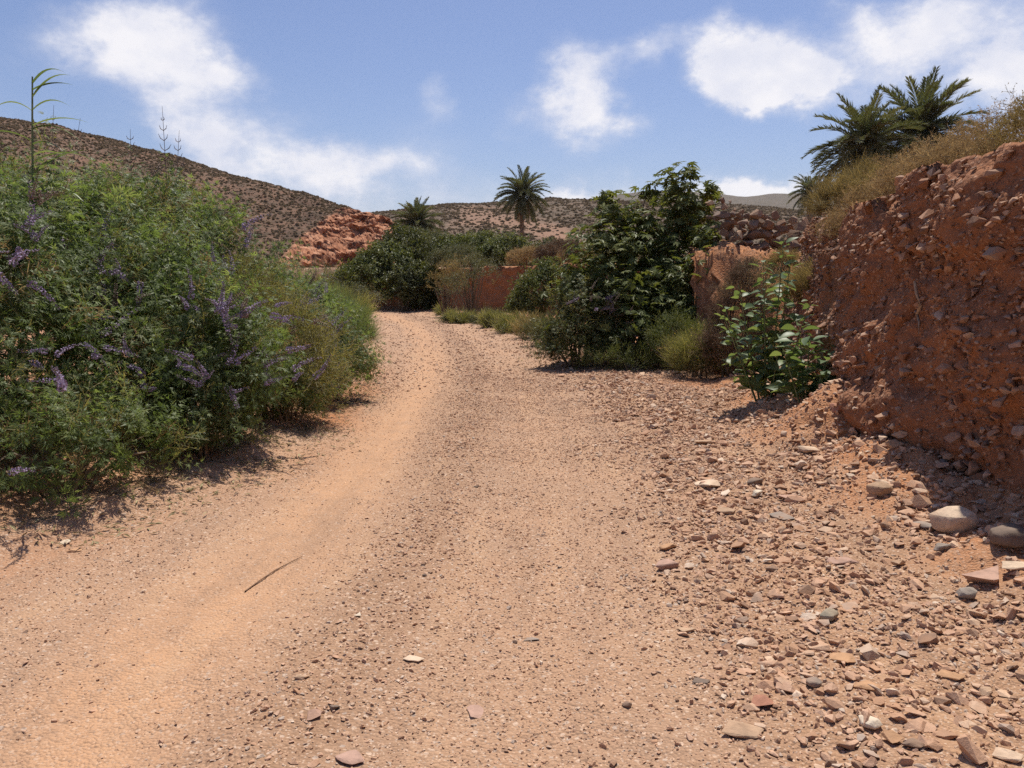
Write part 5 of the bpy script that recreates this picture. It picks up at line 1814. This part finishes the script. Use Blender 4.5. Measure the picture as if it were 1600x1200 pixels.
# grass tufts and small bushes along the far right edge of the road
VG = 'grassy clumps along the right edge of the road at the bend'
for (u, v, y, r, h, tm, mt, lab) in (
        (715, 500, 27.5, .55, .35, 'tuft_far', 'grass', 'grey-green grass clump farthest up the right road edge'),
        (770, 505, 25.0, .50, .40, 'tuft_far', 'grass', 'green grass clump below the red earth wall'),
        (757, 498, 27.0, .40, .35, 'fine_far', 'grey_green', 'small rounded grassy clump between the farthest clumps'),
        (802, 512, 22.5, .60, .42, 'tuft_far', 'grass', 'broad pale green grass clump in the middle of the road edge row'),
        (828, 518, 20.5, .42, .48, 'fine_far', 'dry_olive', 'brownish upright grass clump next to the broad pale one'),
        (850, 525, 18.3, .55, .60, 'fine_far', 'grey_green', 'olive grassy bush just before the lilac-flowered chaste tree'),
        (690, 487, 33.0, .35, .25, 'tuft_far', 'grass', 'tiny tuft at the foot of the red earth wall near the shade')):
    shrub('grass_clump', lab, 'grass clump', place(u, v, y), [dome(0, 0, h * .35, r, h * .7), dome(r * .6, .1, h * .3, r * .7, h * .55)], tm, 110, mt, VG, 1.0, up=.7, stems=0, rnd=.7, depth=.8)
BUSH = 'bushes around the red earth wall'
shrub('green_bush', 'leafy green bush growing before the red earth wall, nearest the castor bush', 'shrub', place(838, 480, 24.5),
      [dome(0, 0, .8, .7, .8), dome(.35, .3, 1.3, .55, .6), dome(-.25, 0, .5, .6, .5)], 'broad', 420, 'mid_green', BUSH, 1.0)
shrub('twiggy_bush', 'thin greyish twiggy bush in front of the red earth wall', 'shrub', place(735, 480, 29.5),
      [dome(0, 0, 1.3, .9, .9), dome(-.6, 0, 1.0, .7, .7), dome(.4, .2, 1.7, .8, .7)], 'small_far', 190, 'grey_green', BUSH, .9, depth=.9, stem_r=.03)
shrub('twiggy_bush', 'brownish twiggy bush against the red earth wall, left of the grey one', 'shrub', place(700, 475, 31.5),
      [dome(0, 0, 1.2, .8, .9), dome(.3, .2, 1.7, .7, .6)], 'small_far', 150, 'dry_olive', BUSH, .9, depth=.9, stem_r=.03)
shrub('dark_bush', 'dark green bush overhanging the bend, lowest and nearest the road', 'shrub', (-6.6, 38.0),
      [dome(0, 0, 1.2, 1.5, 1.2), dome(-.9, .4, .9, 1.1, .9), dome(.6, .3, 2.0, 1.2, 1.0)], 'broad_far', 620, 'mid_green', BUSH, 1.0)
shrub('dark_bush', 'olive-green tall bush at the bend, behind the lowest dark bush', 'shrub', (-5.6, 40.2),
      [dome(0, 0, 1.2, 1.5, 1.2), dome(.3, 0, 2.0, 1.3, 1.1), dome(-1.0, -.2, .8, 1.1, 1.0)], 'broad_far', 620, 'dark_green', BUSH, 1.0)
shrub('dark_bush', 'dark bush draped over the red earth wall beside the shaded corner', 'shrub', (-3.9, 37.6),
      [dome(0, 0, .9, 1.3, .9), dome(.6, -.4, .3, .9, .9), dome(-.5, -.7, -.3, .8, .9)], 'broad_far', 520, 'dark_green', BUSH, .95, drop_to_ground=False)
shrub('dark_bush', 'blackish bush filling the shaded corner under the overhanging bushes', 'shrub', (-4.9, 36.2),
      [dome(0, 0, .9, .7, 1.0), dome(.5, .4, 1.2, .7, .9)], 'broad_far', 320, 'dark_green', BUSH, .9)
shrub('terrace_bush', 'grey-green bush on the terrace below the short palm', 'shrub', (-4.6, 44.5),
      [dome(0, 0, .8, 1.8, 1.2), dome(1.6, .3, .7, 1.5, 1.0)], 'small_far', 620, 'grey_green', BUSH, 1.5)
shrub('terrace_bush', 'bright green bush on the terrace between the two farther palms', 'shrub', (-1.6, 42.0),
      [dome(0, 0, .7, 1.2, 1.0), dome(-1.1, .2, .6, 1.0, .8)], 'broad_far', 420, 'mid_green', BUSH, .9)
shrub('terrace_bush', 'dense green bush on the terrace just left of the tall slender palm', 'shrub', (-.1, 38.5),
      [dome(0, 0, .6, 1.0, .85), dome(-.7, 0, .5, .8, .65)], 'broad_far', 380, 'mid_green', BUSH, .85)
shrub('terrace_bush', 'green bush at the foot of the tall slender palm', 'shrub', (1.9, 46.0),
      [dome(0, 0, .6, 1.4, .9), dome(1.3, 0, .5, 1.1, .7)], 'broad_far', 380, 'grey_green', BUSH, .9)
shrub('dry_bush', 'tan dry bush on top of the red earth wall beside the dense green bush', 'shrub', (.65, 35.0),
      [dome(0, 0, .3, .8, .5), dome(.7, 0, .3, .6, .45)], 'twig_far', 300, 'dry', BUSH, 1.0, up=.8)
shrub('dry_bush', 'reddish brown dry bush capping the red earth wall behind the castor bush', 'shrub', (2.1, 33.0),
      [dome(0, 0, .4, .8, .65), dome(-.6, 0, .3, .6, .5)], 'twig_far', 320, 'dry_brown', BUSH, 1.0, up=.8)
shrub('terrace_bush', 'grey scrub patch on the terrace behind the red earth wall', 'shrub', (-2.4, 39.0),
      [dome(0, 0, .4, 1.0, .7), dome(1.0, .4, .35, .9, .6)], 'small_far', 300, 'grey_green', BUSH, 1.1)
shrub('terrace_bush', 'dull green bush beyond the wall, glimpsed beside the castor bush', 'shrub', (3.6, 42.0),
      [dome(0, 0, .6, 1.4, .8)], 'small_far', 300, 'grey_green', BUSH, 1.2)

for (x_, y_, r_, h_, tm_, mt_, lab_) in (
        (-3.1, 43.5, 1.5, 1.2, 'broad_far', 'dark_green', 'dark green bush directly below the short palm'),
        (-2.6, 36.9, .9, .8, 'small_far', 'grey_green', 'greyish bush spilling over the lip of the red earth wall'),
        (.9, 41.0, 1.0, .7, 'small_far', 'mid_green', 'low green bush in front of the tall slender palm'),
        (2.9, 37.0, 1.0, .7, 'small_far', 'dry_olive', 'dull olive bush on the terrace close to the castor bush'),
        (-5.6, 47.0, 1.8, 1.5, 'broad_far', 'grey_green', 'dusty green bush behind the olive-green tall bush at the bend'),
        (4.6, 33.0, 1.1, .8, 'small_far', 'grey_green', 'grey-green bush on the terrace behind the castor bush'),
        (-8.8, 41.5, 1.5, 1.5, 'small_far', 'grass', 'yellow-green bush past the bend, below the red outcrop'),
        (-11.5, 45.5, 2.2, 2.0, 'small_far', 'grey_green', 'dusty bush past the bend, farther under the red outcrop'),
        (-14.8, 49.0, 2.6, 2.0, 'small_far', 'grass', 'pale grassy bush at the foot of the brown hill, beyond the thicket')):
    shrub('terrace_bush', lab_, 'shrub', (x_, y_), [dome(0, 0, h_ * .5, r_, h_ * .8), dome(r_ * .7, .1, h_ * .4, r_ * .7, h_ * .6), dome(-r_ * .7, 0, h_ * .4, r_ * .7, h_ * .6)],
          tm_, 380, mt_, BUSH, 1.0)

# ------------------------------------------------------------------ dry scrub along the top of the cut bank
DG = 'dry bushes along the top of the cut bank'
for (off, y, r, h, tm, mt, n, lab) in (
        (.50, 11.5, .40, .42, 'fine', 'dry_olive', 420, 'olive dry bush at the far end of the bank top, by the stone wall'),
        (1.05, 11.2, .55, .70, 'fine', 'dry_olive', 520, 'rounded olive dry bush under the shaggy palms'),
        (.52, 10.4, .40, .40, 'fine', 'dry_olive', 420, 'low olive bush overhanging the stony part of the bank'),
        (1.15, 10.0, .55, .62, 'twig', 'dry_olive', 520, 'dry olive bush behind the low overhanging one'),
        (.60, 9.2, .45, .42, 'twig', 'dry', 480, 'tan dry bush above the middle of the bank'),
        (1.3, 8.8, .65, .75, 'twig', 'dry', 620, 'larger tan bush behind the middle of the bank top'),
        (.62, 8.0, .50, .45, 'twig', 'dry', 560, 'straw-coloured bush at the step in the bank top'),
        (1.3, 7.5, .65, .75, 'twig', 'dry', 640, 'tall straw-coloured bush up the slope from the step'),
        (.65, 6.8, .50, .45, 'twig', 'dry', 520, 'dry bush close to the picture edge above the bank'),
        (1.3, 6.2, .60, .70, 'twig', 'dry_olive', 520, 'olive-tan bush highest at the right picture edge'),
        (.60, 5.5, .45, .40, 'twig', 'dry', 420, 'dry bush on the lip where the bank leaves the picture'),
        (2.2, 9.6, .7, .7, 'twig', 'dry', 420, 'dry bush farther back on the slope below the palms'),
        (2.4, 7.6, .7, .8, 'twig', 'dry', 420, 'dry bush farthest back on the slope at the picture edge')):
    x = float(np.interp(y, SC[1:9, 1], SC[1:9, 0])) + off
    shrub('dry_bush', lab, 'shrub', (x, y), [dome(0, 0, h * .15, r, h * .75), dome(r * .6, -r * .3, h * .1, r * .75, h * .6), dome(-r * .6, r * .3, h * .1, r * .75, h * .55)],
          tm, int(n * .7), mt, DG, .8, up=.55, rnd=.6, stems=4, stem_r=.008)

# ------------------------------------------------------------------ root, sticks and litter
def stick(name, label, cat, pts, radii, mat='pale_root', sides=6):
    pts = np.array(pts, float)
    base = pts[0].copy()
    acc = Acc()
    tube(acc, pts - base, radii, sides, .5)
    o = link(name, acc.mesh(name, M[mat], True))
    o.location = base
    return tag(o, label, cat)


def on_bank(u, v):
    """nearest point of the bank face to the ray through (u, v)"""
    a, b = ray(u, v)
    G = BG[:92].reshape(-1, 3)
    d = np.array([a, 1.0, b]); d /= np.linalg.norm(d)
    w = G - np.array([0, 0, CAM_H])
    perp = np.linalg.norm(w - (w @ d)[:, None] * d, axis=1)
    near = perp < perp.min() + 0.03
    c = np.where(near)[0]
    return G[c[np.argmin((w @ d)[c])]] + np.array([-0.03, -0.02, 0])


pts = [on_bank(u, v) for u, v in ((1426, 440), (1430, 462), (1434, 478), (1430, 492), (1437, 506), (1432, 520))]
stick('hanging_root', 'pale thin root hanging down the face of the cut bank', 'root', pts, [.012, .014, .012, .012, .010, .004])


def ground_pts(uv, lift=0.01):
    out = []
    for u, v in uv:
        x, y = on_ground(u, v)
        for _ in range(6):
            z = ground_at(x, y); x, y = on_ground(u, v, z)
        out.append((x, y, z + lift))
    return out


stick('twig', 'thin dry twig lying on the left wheel track', 'twig', ground_pts([(383, 926), (405, 910), (430, 893), (455, 880), (473, 871)], .008), [.0045, .0045, .004, .003, .0015], 'dry_twig', 4)
stick('stick', 'dry stick propped on the rubble at the foot of the bank', 'twig', [np.array(q) + [0, 0, dz] for q, dz in zip(ground_pts([(1374, 622), (1395, 612), (1414, 598)]), (.02, .08, .15))], [.010, .008, .005], 'pale_root', 5)


def litter():
    rg = np.random.default_rng(61)
    n = 5200
    y = 4.6 + 9 * rg.random(n) ** 1.3
    le = np.interp(y, LE_Y, LE_X)
    x = le + 0.28 - 0.9 * rg.random(n) + 0.14 * rg.normal(size=n)
    k = rg.random(n) < 0.25 + 0.75 * sstep(-0.1, 0.35, fbm(x * 1.6, y * 1.6, 0, 3, 62))
    x, y = x[k], y[k]
    m = len(x)
    P = np.stack([x, y, H(x, y) + 0.006 + 0.015 * rg.random(m)], 1)
    nn = np.stack([.35 * rg.normal(size=m), .35 * rg.normal(size=m), np.ones(m)], 1)
    V, F = [], []
    add_leaf(V, F, np.zeros(3), np.array([1.0, 0, 0]), np.array([0, 0, 1.0]), 1.0, 0.22, .1)
    acc = Acc()
    stamp(acc, (np.array(V), np.array(F), np.zeros(4)), basis(nn, rg.random(m) * 6.28), P, 0.035 + 0.05 * rg.random(m), rg.random(m))
    tag(link('leaf_litter', acc.mesh('leaf_litter', M['litter'])), 'dry fallen leaves on the dirt under the left thicket', 'leaf litter', kind='stuff')


litter()


# ------------------------------------------------------------------ the air over the valley
def haze():
    v = [(-2000, -2000, -20), (2000, -2000, -20), (2000, 2000, -20), (-2000, 2000, -20),
         (-2000, -2000, 160), (2000, -2000, 160), (2000, 2000, 160), (-2000, 2000, 160)]
    f = [(3, 2, 1, 0), (4, 5, 6, 7), (0, 1, 5, 4), (1, 2, 6, 5), (2, 3, 7, 6), (3, 0, 4, 7)]
    me = bpy.data.meshes.new('haze'); me.from_pydata(v, [], f); me.update()
    b = Nodes('pale_air')
    pv = b.N('ShaderNodeVolumePrincipled')
    pv.inputs['Color'].default_value = (0.86, 0.90, 1.0, 1)
    pv.inputs['Density'].default_value = 0.00007
    pv.inputs['Anisotropy'].default_value = 0.2
    b.L(pv.outputs[0], b.out.inputs['Volume'])
    me.materials.append(b.m)
    tag(link('haze', me), 'thin dusty haze over the valley', 'haze', kind='stuff')


haze()
